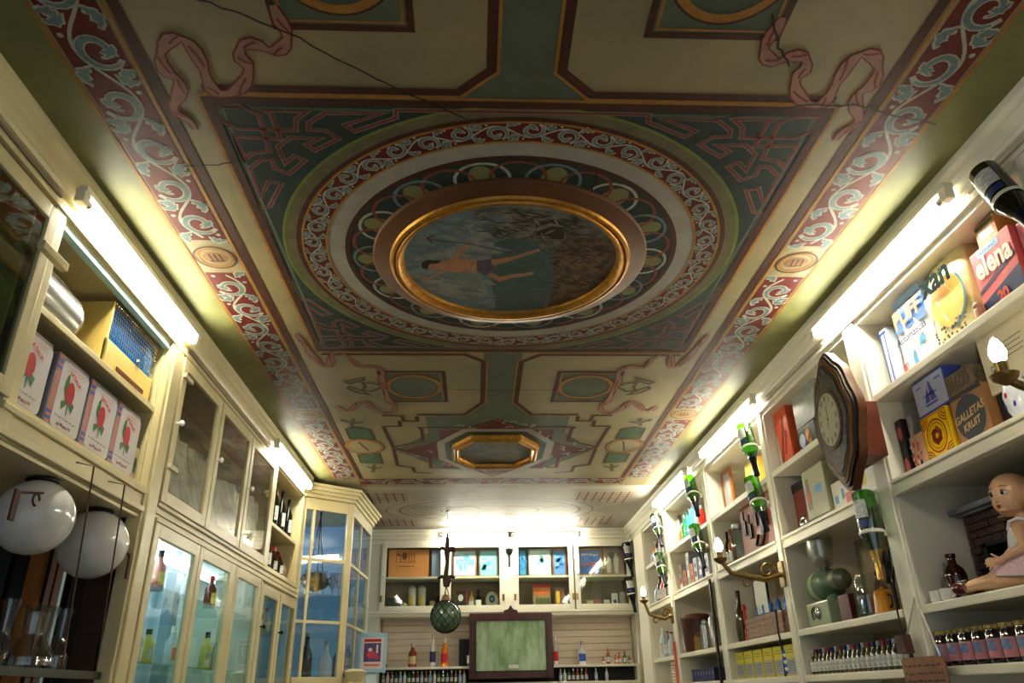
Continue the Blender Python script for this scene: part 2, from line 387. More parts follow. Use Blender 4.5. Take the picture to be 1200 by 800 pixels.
# octagon surround
OC = (XC, 5.80)
oc = lambda rx, ry, cx=.55: [(OC[0]+rx*sx, OC[1]+ry*sy) for sx, sy in ((-1, -cx*.75), (-cx, -1), (cx, -1), (1, -cx*.75), (1, cx*.75), (cx, 1), (-cx, 1), (-1, cx*.75))]
a = Art(); a.poly([(XC-.42, 5.28), (XC+.42, 5.28), (XC+.42, 6.32), (XC-.42, 6.32)]).poly([(XC-.75, 5.8), (XC-.42, 5.55), (XC-.42, 6.05)]).poly([(XC+.75, 5.8), (XC+.42, 5.55), (XC+.42, 6.05)]).poly([(XC-.25, 5.28), (XC, 5.02), (XC+.25, 5.28)]).poly([(XC-.25, 6.32), (XC, 6.46), (XC+.25, 6.32)])
a.build('painted_star', P_red, 2)
random.seed(3); a = Art()
for k in range(120):
    x, y = XC+random.uniform(-.7, .7), 5.8+random.uniform(-.7, .6)
    if abs(x-XC)/.75+abs(y-5.8)/1.4 > .93 or (abs(x-XC) > .42 and abs(y-5.8) > .2): continue
    th = random.uniform(0, 6); a.stroke([(x+.03*math.cos(th+u), y+.04*math.sin(th+u)) for u in (0, .8, 1.6, 2.4)], .012)
a.build('painted_star_scroll', P_pale, 3)
a = Art(); sq8 = oc(.42, .52); a.stroke(sq8, .06, True); a.build('painted_octagon_edge', P_white, 5)
Art().poly(oc(.41, .50)).build('painted_octagon', P_dark, 4)
# ribbons
rib = [[(232, 155), (222, 140), (200, 128), (212, 108), (210, 92), (195, 85), (187, 66), (195, 47), (210, 43), (225, 52), (238, 78), (246, 100), (255, 110), (276, 108), (290, 92), (292, 76), (280, 66), (283, 52), (300, 50), (318, 60), (332, 56), (338, 40), (326, 20), (318, 0)],
       [(345, 388), (352, 396), (358, 404), (365, 415), (378, 428), (388, 428), (387, 415), (395, 412)],
       [(398, 412), (412, 420), (420, 430), (438, 428), (450, 434), (446, 445), (452, 456), (455, 470), (464, 474), (462, 482), (448, 484), (436, 478), (430, 470), (420, 472), (412, 480), (404, 482), (392, 474)]]
e, f_ = Art(), Art()
for r in rib:
    q = [C(*p) for p in r]; n = len(q)
    # smooth once
    s_ = []
    for i in range(n-1):
        s_ += [(q[i][0]*.75+q[i+1][0]*.25, q[i][1]*.75+q[i+1][1]*.25), (q[i][0]*.25+q[i+1][0]*.75, q[i][1]*.25+q[i+1][1]*.75)]
    n = len(s_); tw = [.014+.028*abs(math.sin(i*.75+.5))*min(1, i/5, (n-i)/4+.2) for i in range(n)]
    sym(e, s_, 0, taper=[t+.011 for t in tw]); sym(f_, s_, 0, taper=tw)
folds = Art()
for r in rib:
    q = [C(*p) for p in r]
    for i in range(1, len(q)-2, 2):
        for mir in (0, 1):
            a0, b0 = (q[i], q[i+1]) if not mir else (mx(q[i]), mx(q[i+1])); dx, dy = b0[0]-a0[0], b0[1]-a0[1]; L = math.hypot(dx, dy) or 1; nx, ny = -dy/L*.013, dx/L*.013
            folds.stroke([(a0[0]+nx, a0[1]+ny), ((a0[0]+b0[0])/2, (a0[1]+b0[1])/2), (b0[0]-nx*.4, b0[1]-ny*.4)], .007)
folds.build('painted_ribbon_fold', P_line, 7)
e.build('painted_ribbon_edge', P_line, 5); f_.build('painted_ribbon', pm('ribbon_pink', (.62, .45, .38)), 6)
# small garlands and birds
a = Art()
for l in ([(230, 210), (180, 222), (120, 235), (150, 245), (230, 225)], [(265, 310), (200, 300), (140, 275), (150, 262), (215, 285)], [(345, 262), (280, 240), (225, 240), (240, 262), (225, 285), (280, 290)]):
    sym(a, F(l), .022, True)
for l in ([(110, 460), (170, 480), (230, 470)], [(170, 450), (160, 495)], [(250, 730), (290, 745), (340, 735)], [(295, 720), (285, 765)], [(120, 470), (100, 455)]): sym(a, F(l), .03)
a.build('painted_garland', pm('drab_green', (.36, .34, .22)), 3)
# cracks in the plaster
a = Art()
for l in ([(230, -2), (290, 18), (352, 44), (410, 75), (470, 105), (545, 138)], [(215, 193), (255, 192), (290, 187), (330, 182)], [(830, 140), (940, 122), (1000, 122), (1095, 145)], [(905, 15), (912, 55), (925, 75)], [(700, 200), (690, 240)], [(523, 455), (570, 456), (610, 456), (650, 456)]):
    pts = [C(*p) for p in l]; q = [pts[0]]
    for i in range(1, len(pts)):
        for t in (.25, .5, .75, 1): q.append((pts[i-1][0]+(pts[i][0]-pts[i-1][0])*t+random.uniform(-.006, .006), pts[i-1][1]+(pts[i][1]-pts[i-1][1])*t+random.uniform(-.006, .006)))
    a.stroke(q, .006)
a.build('plaster_crack', M('crack', (.12, .09, .06), .8), 9)
# far bay of the ceiling
a = Art(); a.poly(R4(-1.42, 1.74, 6.9, 8.9)); a.build('painted_far_field', pm('far_grey', (.68, .66, .58), .2, 3), 1)
FC = (XC, 7.93)
a = Art(); a.ring(FC, .98, 1.06, 96, .55); a.stroke(R4(XC-1.45, XC+1.45, 7.0, 8.75), .07, True)
for sx in (-1, 1):
    a.stroke([(XC+sx*1.02, 7.9), (XC+sx*1.4, 7.55)], .05); a.stroke([(XC+sx*1.02, 7.98), (XC+sx*1.4, 8.3)], .05)
a.build('painted_far_band', P_lav, 2)
a = Art(); a.ring(FC, .93, .945, 96, .55); a.ring(FC, 1.07, 1.08, 96, .55); a.ring(FC, .5, .515, 64, .45)
for sx in (-1, 1):
    for sy in (-1, 1):
        for k in range(7):
            x = XC+sx*(.85+.08*k); a.stroke([(x, 7.93+sy*(.42-.02*k)), (x, 7.93+sy*.78)], .014)
        for k in range(4): a.stroke([(XC+sx*.8, 7.93+sy*(.50+.08*k)), (XC+sx*1.38, 7.93+sy*(.50+.08*k))], .014)
        th = [(XC+sx*(.1+.1*k), 7.93+sy*(.1+.12*abs(math.sin(k*1.3)))) for k in range(8)]; a.stroke(th, .014)
a.build('painted_far_lattice', P_rose, 3)
a = Art().ring(FC, 0.0001, .93, 64, .55); a.build('painted_far_oval', pm('far_cream', (.66, .65, .56), .2, 3), 1.6)
# ---------------------------------------------------------------- framed paintings fixed to the ceiling
MED = (XC-.005, 2.905)
t = thing('oval_painting', 'large oval seascape with a flying man, gilt-framed at the centre of the ceiling', 'painting', (MED[0], MED[1], H))
def frame_ring(name, mat, par, prof, poly):
    b = bmesh.new(); n = len(poly); rings = []
    for s_, z in prof: rings.append([b.verts.new((p[0]*s_, p[1]*s_, z)) for p in poly])
    for r0, r1 in zip(rings, rings[1:]):
        for i in range(n): b.faces.new((r0[i], r0[(i+1) % n], r1[(i+1) % n], r1[i]))
    m_ = MB(); m_.b.free(); m_.b = b; return m_.build(name, mat, par, smooth=True, angle=25)
circ = [(math.cos(2*PI*i/96), math.sin(2*PI*i/96)) for i in range(96)]
frame_ring('outer_frame', M('brown_frame', (.40, .25, .14), .4, noise=(4, .25)), t, [(.60, -.0005), (.60, -.012), (.595, -.016), (.525, -.030), (.525, -.0005)], circ)
frame_ring('gilt_moulding', gold, t, [(.527, -.03), (.523, -.042), (.512, -.046), (.505, -.036), (.498, -.046), (.488, -.048), (.475, -.030), (.468, -.026), (.466, -.012)], circ)
cv = MB(); cv.b.faces.new([cv.b.verts.new((p[0]*.47, p[1]*.47, -.012)) for p in circ]); canvas = cv.build('canvas', M('canvas_sky', (.52, .62, .64), .3, noise=(5, .45), col2=(.36, .44, .48)), t)
Q = lambda l: [(p[0]-MED[0], p[1]-MED[1]) for p in K(l, 330, 120, 2.222)]
def pic(name, col, polys, lay, am=.4, sc=12, col2=None, strokes=()):
    a = Art()
    for p in polys: a.poly(Q(p))
    for p, wd in strokes: a.stroke(Q(p), wd)
    a.build(name, M('pic_'+name, col, .35, noise=(sc, am), col2=col2), lay, canvas, z=-.012)
pic('painted_sea', (.30, .42, .42), [[(540, 430), (560, 330), (600, 325), (720, 370), (715, 470), (680, 530), (560, 536)]], 1, .35, 8)
pic('painted_cloud', (.66, .66, .62), [[(335, 400), (420, 380), (520, 330), (560, 330), (540, 400), (430, 425)], [(360, 450), (520, 445), (540, 500), (450, 505), (380, 480)]], 1.6, .4, 9, (.46, .49, .50))
pic('painted_rocks', (.52, .51, .46), [[(497, 272), (560, 266), (640, 268), (760, 285), (860, 350), (820, 365), (745, 345), (705, 388), (640, 350), (560, 348), (512, 315)]], 2.2, .6, 18, (.14, .14, .13))
pic('painted_shore', (.48, .38, .27), [[(705, 385), (745, 342), (858, 348), (868, 390), (850, 450), (800, 500), (720, 525), (690, 530), (710, 460)]], 2.8, .6, 22, (.13, .10, .08))
random.seed(21)
def daubs(name, col, zone, n, L, wd, lay):
    a = Art()
    for _ in range(n):
        x = random.uniform(zone[0], zone[1]); y = random.uniform(zone[2], zone[3])
        if ((x-592)/262)**2+((y-400)/125)**2 > 1: continue
        th = random.gauss(.1, .5); l_ = L*random.uniform(.5, 1.4); p = Q([(x, y)])[0]
        a.stroke([(p[0]+l_*u*math.cos(th), p[1]+l_*u*math.sin(th)+.004*math.sin(u*3)) for u in (-.5, 0, .5)], wd, taper=[wd*.2, wd, wd*.2])
    a.build(name, M('daub_'+name, col, .4, noise=(20, .3)), lay, canvas, z=-.012)['kind'] = 'stuff'
daubs('cloud_daubs', (.60, .63, .62), (330, 540, 290, 520), 34, .10, .034, 3.6); daubs('storm_daubs', (.44, .51, .54), (330, 560, 270, 530), 30, .12, .034, 3.5)
daubs('rock_daubs', (.60, .58, .53), (510, 720, 268, 350), 50, .06, .014, 3.6); daubs('rock_shade_daubs', (.22, .21, .19), (520, 840, 270, 360), 60, .07, .010, 3.8)
daubs('shore_daubs', (.56, .45, .31), (720, 860, 380, 500), 45, .045, .013, 3.6); daubs('shore_shade_daubs', (.18, .13, .09), (700, 860, 350, 520), 50, .06, .012, 3.7); daubs('wave_daubs', (.36, .48, .48), (560, 700, 350, 530), 40, .07, .010, 3.4)
pic('painted_grotto', (.10, .09, .08), [[(662, 345), (662, 310), (690, 296), (720, 300), (735, 320), (735, 350)]], 3.4, .2)
pic('painted_skin', (.80, .56, .42), [[(418, 405), (455, 398), (530, 405), (540, 432), (500, 436), (430, 434), (412, 425)], [(538, 404), (600, 394), (668, 373), (675, 378), (608, 402), (540, 420)], [(530, 425), (568, 447), (600, 440), (655, 434), (655, 442), (602, 450), (568, 460), (530, 440)],
                               [(374, 412), (392, 405), (415, 412), (418, 425), (395, 430), (376, 425)]], 4, .25, 20, strokes=[([(425, 415), (455, 395), (486, 364)], .022), ([(420, 432), (385, 452), (345, 442)], .018)])
pic('painted_hair', (.12, .07, .05), [[(365, 410), (380, 402), (412, 404), (412, 411), (385, 414), (380, 428), (366, 424)]], 4.6, .2)
pic('painted_cloth', (.36, .34, .42), [[(508, 405), (545, 400), (552, 430), (530, 445), (508, 432)]], 4.6, .3, 20)
pic('painted_trident', (.22, .16, .13), [], 4.6, .2, strokes=[([(375, 348), (486, 360), (600, 385)], .006), ([(398, 338), (380, 345), (392, 358)], .008)])
pic('painted_drapery', (.56, .60, .60), [[(500, 375), (560, 368), (600, 378), (560, 388), (520, 386)]], 3.4, .3, 20)
t = thing('octagonal_painting', 'small octagonal dark landscape painting in a gilt frame on the ceiling near the far end', 'painting', (OC[0], OC[1], H))
o8 = [(p[0]-OC[0], p[1]-OC[1]) for p in oc(1, 1.22)]
frame_ring('gilt_frame', gold, t, [(.335, -.0005), (.335, -.03), (.32, -.04), (.305, -.03), (.295, -.045), (.28, -.03), (.275, -.01)], o8)
cv = MB(); cv.b.faces.new([cv.b.verts.new((p[0]*.285, p[1]*.285, -.012)) for p in o8]); cv.build('canvas', M('dusk_canvas', (.36, .33, .30), .3, noise=(9, .6), col2=(.12, .11, .12)), t)
# ---------------------------------------------------------------- fluorescent tubes
tubem = M('lamp_glow', (1, .985, .92), .5, emit=TUBE); whitepl = M('white_enamel', (.86, .84, .76), .35)
tubem2 = M('far_lamp_glow', (1, .98, .92), .5, emit=TUBE*1.6)
def tube_lamp(x, y0, y1, z, label, sgn, rz=None, along='y'):
    L = y1-y0
    loc = (x, (y0+y1)/2, z) if along == 'y' else ((y0+y1)/2, x, z)
    t = thing('fluorescent_lamp', label, 'lamp', loc, 0 if along == 'y' else -PI/2, 'fluorescent tube lamps under the cornice')
    box('batten', whitepl, t, -.022, .022, -L/2-.02, L/2+.02, .022, .046, .004)
    for e_ in (-1, 1):
        box('lamp_holder', whitepl, t, -.018, .018, e_*L/2-.02, e_*L/2+.02, -.022, .03, .005)
    MB().lathe([(.015, -L/2+.02), (.015, L/2-.02)], axis='y', seg=12).build('tube', tubem if along == 'y' else tubem2, t, smooth=True)
    MB().lathe([(.016, -L/2+.018), (.016, -L/2+.05)], axis='y', seg=12).build('end_cap', steel, t, smooth=True)
    return t
tube_lamp(XL+.055, 2.34, 3.56, 3.155, 'nearest fluorescent tube over the open cabinet of flower tins', 1)
tube_lamp(XL+.055, 5.33, 6.55, 3.155, 'fluorescent tube above the open wine shelf beside the corner vitrine', 1)
tube_lamp(XR-.065, 2.24, 3.44, 3.145, 'nearest fluorescent tube above the washing powder shelf', -1)
tube_lamp(XR-.065, 4.40, 5.60, 3.145, 'fluorescent tube above the framed picture shelf, second along the open shelving', -1)
tube_lamp(XR-.065, 6.1, 7.3, 3.145, 'fluorescent tube above the far bays of the open shelving', -1)
tube_lamp(YB-.17, -.41, .39, 3.150, 'fluorescent tube above the far glazed cupboards, half nearer the hanging float', 1, along='x')
tube_lamp(YB-.17, .40, 1.19, 3.150, 'fluorescent tube above the far glazed cupboards, half nearer the shelving', 1, along='x')
# ---------------------------------------------------------------- right wall: open shelving bays (local x runs towards the door, local y into the wall)
def rthing(name, label, cat, y, z=0, x=XR, group=None, rz=0): return thing(name, label, cat, (x, y, z), -PI/2+rz, group)
def lthing(name, label, cat, y, z=0, x=XL, group=None, rz=0): return thing(name, label, cat, (x, y, z), PI/2+rz, group)
DEP = .42
def bay(y0, y1, up, label, rail=True, lower=True, near_up=False, extra=()):
    yc = (y0+y1)/2; h = (y1-y0)/2; t = rthing('shelving_bay', label, 'shelving', yc, group='bays of the built-in shelving')
    box('back_board', backp, t, -h-up, h, DEP, DEP+.02, 1.2, 3.09)
    MB().box(-h-up, -h, 0, DEP, 0, 3.085, .004).box(-h-up+.018, -h-.018, -.012, 0, 1.2, 3.085, .004).build('upright', ivory, t)
    if near_up: MB().box(h, h+.14, 0, DEP, 0, 3.085, .004).box(h+.02, h+.12, -.012, 0, 1.2, 3.085, .004).build('upright', ivory, t)
    box('top_board', ivory, t, -h, h, .0, DEP, 3.06, 3.085)
    MB().box(-h, h, .012, DEP, 2.672, 2.70, .003).box(-h, h, 0, .014, 2.668, 2.702, .005).build('shelf', ivory, t)
    # rail with its mouldings
    MB().box(-h, h, .0, .03, 2.245, 2.315, .003).box(-h, h, -.014, .0, 2.295, 2.312, .005).box(-h, h, -.010, .0, 2.245, 2.262, .004).build('rail', ivory, t)
    box('shelf', ivory, t, -h, h, .03, DEP, 2.285, 2.31)
    for z in (1.80, 1.57): MB().box(-h, h, .01, DEP, z-.026, z, .003).box(-h, h, -.004, .012, z-.032, z+.002, .006).build('shelf', ivory, t)
    return t
bay(1.98, 3.15, .14, 'nearest shelving bay, with washing powder packs above and a doll below', near_up=True)
bay(3.30, 4.44, .10, 'shelving bay behind the scalloped clock, holding the green coffee grinder')
bay(4.54, 5.75, .11, 'shelving bay with a wood-framed picture, a copper-coloured plaque and yellow boxes')
bay(5.86, 7.14, .11, 'shelving bay with coloured siphon bottles above and a brown pot below')
bay(7.25, 8.20, .50, 'farthest shelving bay, next to the far glazed cupboards')
# ---------------------------------------------------------------- left wall cabinets
def door(par, x0, x1, z0, z1, mat=creamy, st=.055, name='door', glass=pane, y=0, knob=None, bars=()):
    m = MB().box(x0, x0+st, y-.022, y, z0, z1, .004).box(x1-st, x1, y-.022, y, z0, z1, .004).box(x0+st, x1-st, y-.022, y, z1-st, z1, .004).box(x0+st, x1-st, y-.022, y, z0, z0+st, .004)
    for bz in bars: m.box(x0+st, x1-st, y-.018, y-.004, bz-.01, bz+.01)
    d = m.build(name, mat, par)
    box('pane', glass, d, x0+st-.004, x1-st+.004, y-.012, y-.009, z0+st-.004, z1-st+.004)
    if knob: MB().lathe([(.006, 0), (.006, .014), (.014, .02), (.016, .028), (.009, .036), (0, .038)], axis='y', M_=Matrix.Rotation(PI, 3, 'Z').to_4x4(), c=(knob[0], y-.022, knob[1])).build('knob', knob[2] if len(knob) > 2 else white, d, smooth=True)
    return d
def carc(t, x0, x1, z0, z1, mat=creamy, back=backp, dep=.36, shelves=(), sides=True, shm=None):
    box('back_board', back, t, x0, x1, dep, dep+.02, z0, z1)
    if sides:
        for a, b in ((x0, x0+.012), (x1-.012, x1)): box('side_board', mat, t, a, b, .02, dep, z0, z1)
    box('top_board', mat, t, x0, x1, 0.0, dep, z1, z1+.02)
    box('bottom_board', mat, t, x0, x1, 0.0, dep, z0-.02, z0)
    for s in shelves: box('shelf', shm or mat, t, x0, x1, .015, dep, s-.025, s, .003)
# near glazed cabinet
t = lthing('wall_cabinet', 'nearest glazed wall cabinet, its glass door ajar beside the open cabinet of tins', 'cabinet', 1.5)
carc(t, -.75, .74, 2.37, 3.06)
door(t, -.74, .80, 2.37, 3.06, glass=glass_mat('dim_glass', (.8, .85, .75), .1))
box('bolt', creamy, t, .70, .86, -.06, -.035, 2.86, 2.89, .004)
# open cabinet of tins
t = lthing('open_cabinet', 'open cream cabinet with a thin middle shelf, holding red flower tins and the wire cage', 'cabinet', 2.885)
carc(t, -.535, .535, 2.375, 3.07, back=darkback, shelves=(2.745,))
box('stile', creamy, t, -.60, -.53, -.012, .03, 2.25, 3.085, .004)
MB().box(-.60, .533, -.004, .03, 2.25, 2.378, .003).box(-.60, .533, -.02, -.004, 2.335, 2.36, .006).box(-.60, .533, -.026, -.004, 2.255, 2.28, .006).build('rail', creamy, t)
box('top_rail', M('pale_blue_edge', (.62, .78, .80), .3), t, -.53, .53, .0, .03, 3.045, 3.07)
# corner post
p = tag(MB().box(XL-.05, XL+.012, 3.42, 3.57, 0, 3.085, .004).box(XL+.012, XL+.024, 3.445, 3.545, 1.2, 3.07, .004).build('post', creamy), 'cream moulded post between the lamp niche and the glazed doors', 'post')
p.location = (0, 0, 0)
# three-door cabinet
t = lthing('wall_cabinet', 'three-door glazed wall cabinet with a crumpled white reflection sheet behind its lower glass', 'cabinet', 4.55)
carc(t, -.96, .97, 2.37, 3.06, back=M('brown_board', (.66, .56, .38), .5, noise=(4, .2)))
for x0, x1, kx in ((-.97, -.345, -.95), (-.335, .31, -.31), (.325, .975, .35)):
    if x0 < -.9: [box('turn_button', creamy, t, -.985, -.875, -.042, -.024, zb_, zb_+.022, .004) for zb_ in (2.50, 2.96)]
    door(t, x0, x1, 2.345, 3.075, st=.058, glass=glass_mat('cab_glass', (.96, .96, .93), .17), knob=(kx, 2.73))
# crumpled sheet
def sheet(par, name, mat, x0, x1, z0, z1, y, n=40, amp=.03, seed=1, top=None):
    random.seed(seed); ph = [(random.uniform(4, 30), random.uniform(4, 26), random.uniform(0, 6), random.uniform(.2, 1)) for _ in range(9)]
    b = bmesh.new(); g = []
    for i in range(n+1):
        row = []
        for j in range(n//2+1):
            u, v = i/n, j/(n//2); x = x0+(x1-x0)*u; zt = z1+(.02*math.sin(9*u)+.015*math.sin(23*u))
            z = z0+(zt-z0)*v; d = sum(abs(math.sin(a*x*1.3+c*z*1.3+e))*k for a, c, e, k in ph)/5
            row.append(b.verts.new((x, y+amp*d*2, z)))
        g.append(row)
    for i in range(n):
        for j in range(n//2): b.faces.new((g[i][j], g[i+1][j], g[i+1][j+1], g[i][j+1]))
    m_ = MB(); m_.b.free(); m_.b = b; return m_.build(name, mat, par, smooth=True, angle=60)
milky_m = M('milky_reflection', (.88, .89, .86), .25, noise=(10, .15))
s_ = sheet(None, 'reflection_sheet', milky_m, -.93, .95, 2.375, 2.74, .02, 110, .03, 5)  # white wrinkled sheet stands in for a reflection on the lower glass
s_.location = (XL, 4.55, 0); s_.rotation_euler = (0, 0, PI/2); tag(s_, 'crumpled milky white sheet standing for a reflection behind the three glazed doors', 'sheet')
# rail under the upper cabinets
MB().box(3.57, 6.64, 0, .03, 2.255, 2.345, .003).box(3.57, 6.64, -.016, 0, 2.32, 2.34, .006).box(3.57, 6.64, -.012, 0, 2.285, 2.30, .005)
r_ = MB().box(XL-.03, XL+.004, 3.57, 6.62, 2.25, 2.345, .003).box(XL, XL+.02, 3.57, 6.62, 2.322, 2.34, .005).box(XL, XL+.014, 3.57, 6.62, 2.288, 2.302, .004).box(XL, XL+.024, 3.57, 6.62, 2.25, 2.268, .005).build('trim_7', creamy); struct(r_)
# wine shelf
t = lthing('open_cabinet', 'narrow open cabinet with two shelves of wine and spirit bottles beside the corner vitrine', 'cabinet', 6.07)
carc(t, -.46, .47, 2.365, 3.07, back=M('umber_board', (.38, .26, .16), .6), shelves=(2.69,))
for a, b in ((-.545, -.46), (.47, .55)): box('stile', creamy, t, a, b, -.014, .03, 2.345, 3.085, .004)
# lower glazed doors in two units
skyb = M('pale_blue_panel', (.82, .89, .96), .4, noise=(3, .1))
added_glow = M('cabinet_added_glow', (.85, .93, 1), .5, emit=6)
lo = lthing('display_cabinet', 'low display cabinet with three tall glazed doors and a pale blue lit inside', 'cabinet', 4.52)
box('back_board', skyb, lo, -.93, .97, .42, .44, .9, 2.25)
box('top_board', white, lo, -.93, .96, .03, .42, 2.235, 2.25); box('bottom_board', white, lo, -.93, .97, .0, .42, .88, .9)
for a in (-.945, .97): box('side_board', ivory, lo, a, a+.015, .03, .42, .9, 2.25)
for x in (-.33, .33): box('inner_column', M('grey_column', (.55, .63, .68), .4), lo, x-.05, x+.05, .30, .36, .9, 2.2)
for z in (2.0, 1.66): box('glass_shelf', gshelf, lo, -.92, .96, .05, .40, z, z+.008)
MB().lathe([(.012, -.8), (.012, .8)], axis='x', c=(0, .25, 2.21), seg=10).build('added_cabinet_tube', added_glow, lo, smooth=True)  # added tube: gives the cabinet its bluish glow, no lamp known here
for x0, x1 in ((-.945, -.325), (-.315, .305), (.36, .955)): door(lo, x0, x1, .95, 2.248, st=.06, mat=creamy)
box('stile', creamy, lo, .30, .365, -.02, .03, .9, 2.25, .004)
MB().box(-.948, -.93, -.02, .03, .9, 2.25).build('stile', creamy, lo)
lo2 = lthing('display_cabinet', 'narrow two-door glazed cupboard under the wine shelf', 'cabinet', 6.07)
box('back_board', M('lilac_panel', (.66, .66, .72), .5), lo2, -.54, .56, .40, .42, .9, 2.25); box('top_board', creamy, lo2, -.54, .56, 0, .4, 2.23, 2.25)
box('glass_shelf', gshelf, lo2, -.53, .55, .05, .38, 1.95, 1.957); box('bottom_board', creamy, lo2, -.54, .56, 0, .4, .88, .9)
for x0, x1, k in ((-.545, -.02, -.50), (0.0, .56, .03)): door(lo2, x0, x1, .95, 2.225, st=.065, knob=(k, 1.95, iron))
MB().box(-.57, -.545, -.02, .03, .9, 2.25).build('stile', creamy, lo2)
# ---------------------------------------------------------------- corner vitrine
t = thing('corner_vitrine', 'tall cream corner vitrine with small window panes and a moulded cornice', 'vitrine', (0, 0, 0))
P0, P1, P2 = Vector((-1.50, 6.64)), Vector((-1.10, 6.95)), Vector((-1.06, 8.0))
box('plinth', creamy, t, -1.95, -1.5, 6.7, 8.0, 0, .3)
def wallframe(A, B, cols, rows, nm):
    d = (B-A); L = d.length; d.normalize(); n = Vector((d.y, -d.x)); MT = Matrix(((d.x, -n.x, 0, A.x), (d.y, -n.y, 0, A.y), (0, 0, 1, 0), (0, 0, 0, 1)))
    m = MB().box(0, .05, 0, .04, .3, 3.10, .004).box(L-.05, L, 0, .04, .3, 3.10, .004).box(.05, L-.05, 0, .04, 3.0, 3.10, .004).box(.05, L-.05, 0, .04, .3, 1.66, .004).box(.05, L-.05, -.012, 0, 1.60, 1.66, .004)
    for c_ in cols: m.box(c_-.011, c_+.011, .005, .03, 1.66, 3.0)
    for r in rows: m.box(.05, L-.05, .008, .028, r-.012, r+.012)
    o = m.build(nm, creamy, t); o.matrix_local = MT
    xs = [.05]+list(cols)+[L-.05]; zs = [1.66]+list(rows)+[3.0]
    for i in range(len(xs)-1):
        for j in range(len(zs)-1): box('pane', glass_mat('vitrine_glass', (.92, .95, .97), .10), o, xs[i], xs[i+1], .016, .019, zs[j], zs[j+1])
    return o
wallframe(P0, P1, [.13], [2.08, 2.58], 'front_frame'); wallframe(P1, P2, [.5], [2.08, 2.58], 'side_frame')
pl = [(-1.95, 6.64), (P0.x, P0.y), (P1.x, P1.y), (P2.x, P2.y), (-1.95, 8.0)]
for k, (z0, z1) in enumerate(((3.10, 3.13), (3.13, 3.16), (3.16, 3.19), (3.19, 3.215))):
    e_ = .02+.022*k; MB().prism([(-1.95, 6.64-e_), (-1.5, 6.62-e_), (P1.x+e_*.8, P1.y-e_*.6), (P2.x+e_, P2.y), (-1.95, 8.0)], z0, z1, 'xy').build('cornice_step', creamy, t)
MB().prism(pl, 1.60, 1.62, 'xy').build('floor_board', creamy, t)
box('back_board', M('vitrine_blue', (.55, .72, .90), .5), t, -1.95, -1.06, 7.96, 8.0, 1.2, 3.1)
box('back_board', M('vitrine_mirror', (.80, .84, .86), .08, .9), t, -1.98, -1.95, 6.64, 8.0, 1.2, 3.1)
MB().lathe([(.012, -.28), (.012, .28)], axis='y', c=(-1.88, 7.3, 3.04), seg=10).build('added_lamp_tube', M('vitrine_added_glow', (.9, .95, 1), .5, emit=14), t, smooth=True)  # lamp added to brighten the inside of the vitrine
MB().prism([(p[0]*.999, p[1]) for p in pl], 2.30, 2.306, 'xy').build('glass_shelf', gshelf, t)
MB().lathe([(.05, 1.55), (.075, 1.58), (.06, 1.62), (.08, 1.66), (.095, 1.70), (.05, 1.72)], c=(-1.0, 7.0, 0)).build('carved_capital', creamy, t, smooth=True)
# ---------------------------------------------------------------- far wall: glazed cupboards and bottle ledge
B0, B1 = YB, YB+.36
def back_cab(x0, x1, label, kn=True):
    xc = (x0+x1)/2; h = (x1-x0)/2
    t = thing('glazed_cupboard', label, 'cupboard', (xc, YB, 0), 0, 'glazed cupboards on the far wall')
    carc(t, -h+.005, h-.005, 2.385, 3.10, mat=ivory, shelves=(2.735,), back=M('taupe_board', (.60, .54, .45), .6, noise=(4, .1)))
    door(t, -h, h, 2.36, 3.105, mat=ivory, st=.055, glass=glass_mat('far_glass', (.96, .97, .95), .03), knob=(-h+.03, 2.74) if kn else None)
    for s in (-1, 1): box('hinge', brass, t, s*(h-.014)-.012, s*(h-.014)+.012, -.028, -.022, 2.46, 2.53)
    return t
back_cab(-1.06, -.335, 'glazed cupboard farthest from the shelving, with an orange lettered box inside')
back_cab(-.325, .335, 'glazed cupboard behind the hanging float, with pale blue pictures inside')
back_cab(.44, 1.125, 'far glazed cupboard with blue and white prints above a red-topped tin')
back_cab(1.14, 1.795, 'glazed cupboard nearest the open shelving, with a blue airplane print inside')
struct(MB().box(.335, .44, YB-.02, YB+.05, 2.34, 3.12, .004).build('trim_8', ivory))
struct(MB().box(-1.5, 1.86, YB-.012, YB+.30, 2.30, 2.362, .004).box(-1.5, 1.86, YB-.03, YB-.01, 2.335, 2.355, .006).build('trim_9', ivory))
struct(MB().box(-1.5, -1.06, YB+.0, YB+.3, 0, 3.12, .004).box(1.80, 2.2, YB+.0, YB+.3, 0, 3.12, .004).build('trim_10', ivory))
# planked panel behind the ledge
for k in range(7):
    z0 = 1.80+k*.0735
    o = struct(box('plank', M('pink_plank', (.93, .85, .77), .45, noise=(4, .05), stretch=(.2, 1, 3)), bpy.data.objects['wall_back'], -1.05, 1.80, 9.28, 9.34-.002, z0+.002, z0+.0715, .003)); del o['kind']
t = thing('bottle_ledge', 'long cream ledge along the far wall with a dark bottle slot beneath', 'shelf', (0, YB, 0))
box('ledge_board', ivory, t, -1.06, 1.79, -.05, .33, 1.765, 1.79, .004)
box('lower_board', ivory, t, -1.06, 1.79, -.05, .33, 1.595, 1.625, .004)
box('slot_back', M('slot_black', (.10, .09, .08), .7), t, -1.06, 1.80, .10, .12, 1.625, 1.765)
for x in (-1.06, 1.76): box('end_block', ivory, t, x, x+.04, -.05, .1, 1.625, 1.765)
box('base_cupboard', ivory, t, -1.06, 1.80, .0, .33, 0, 1.595)
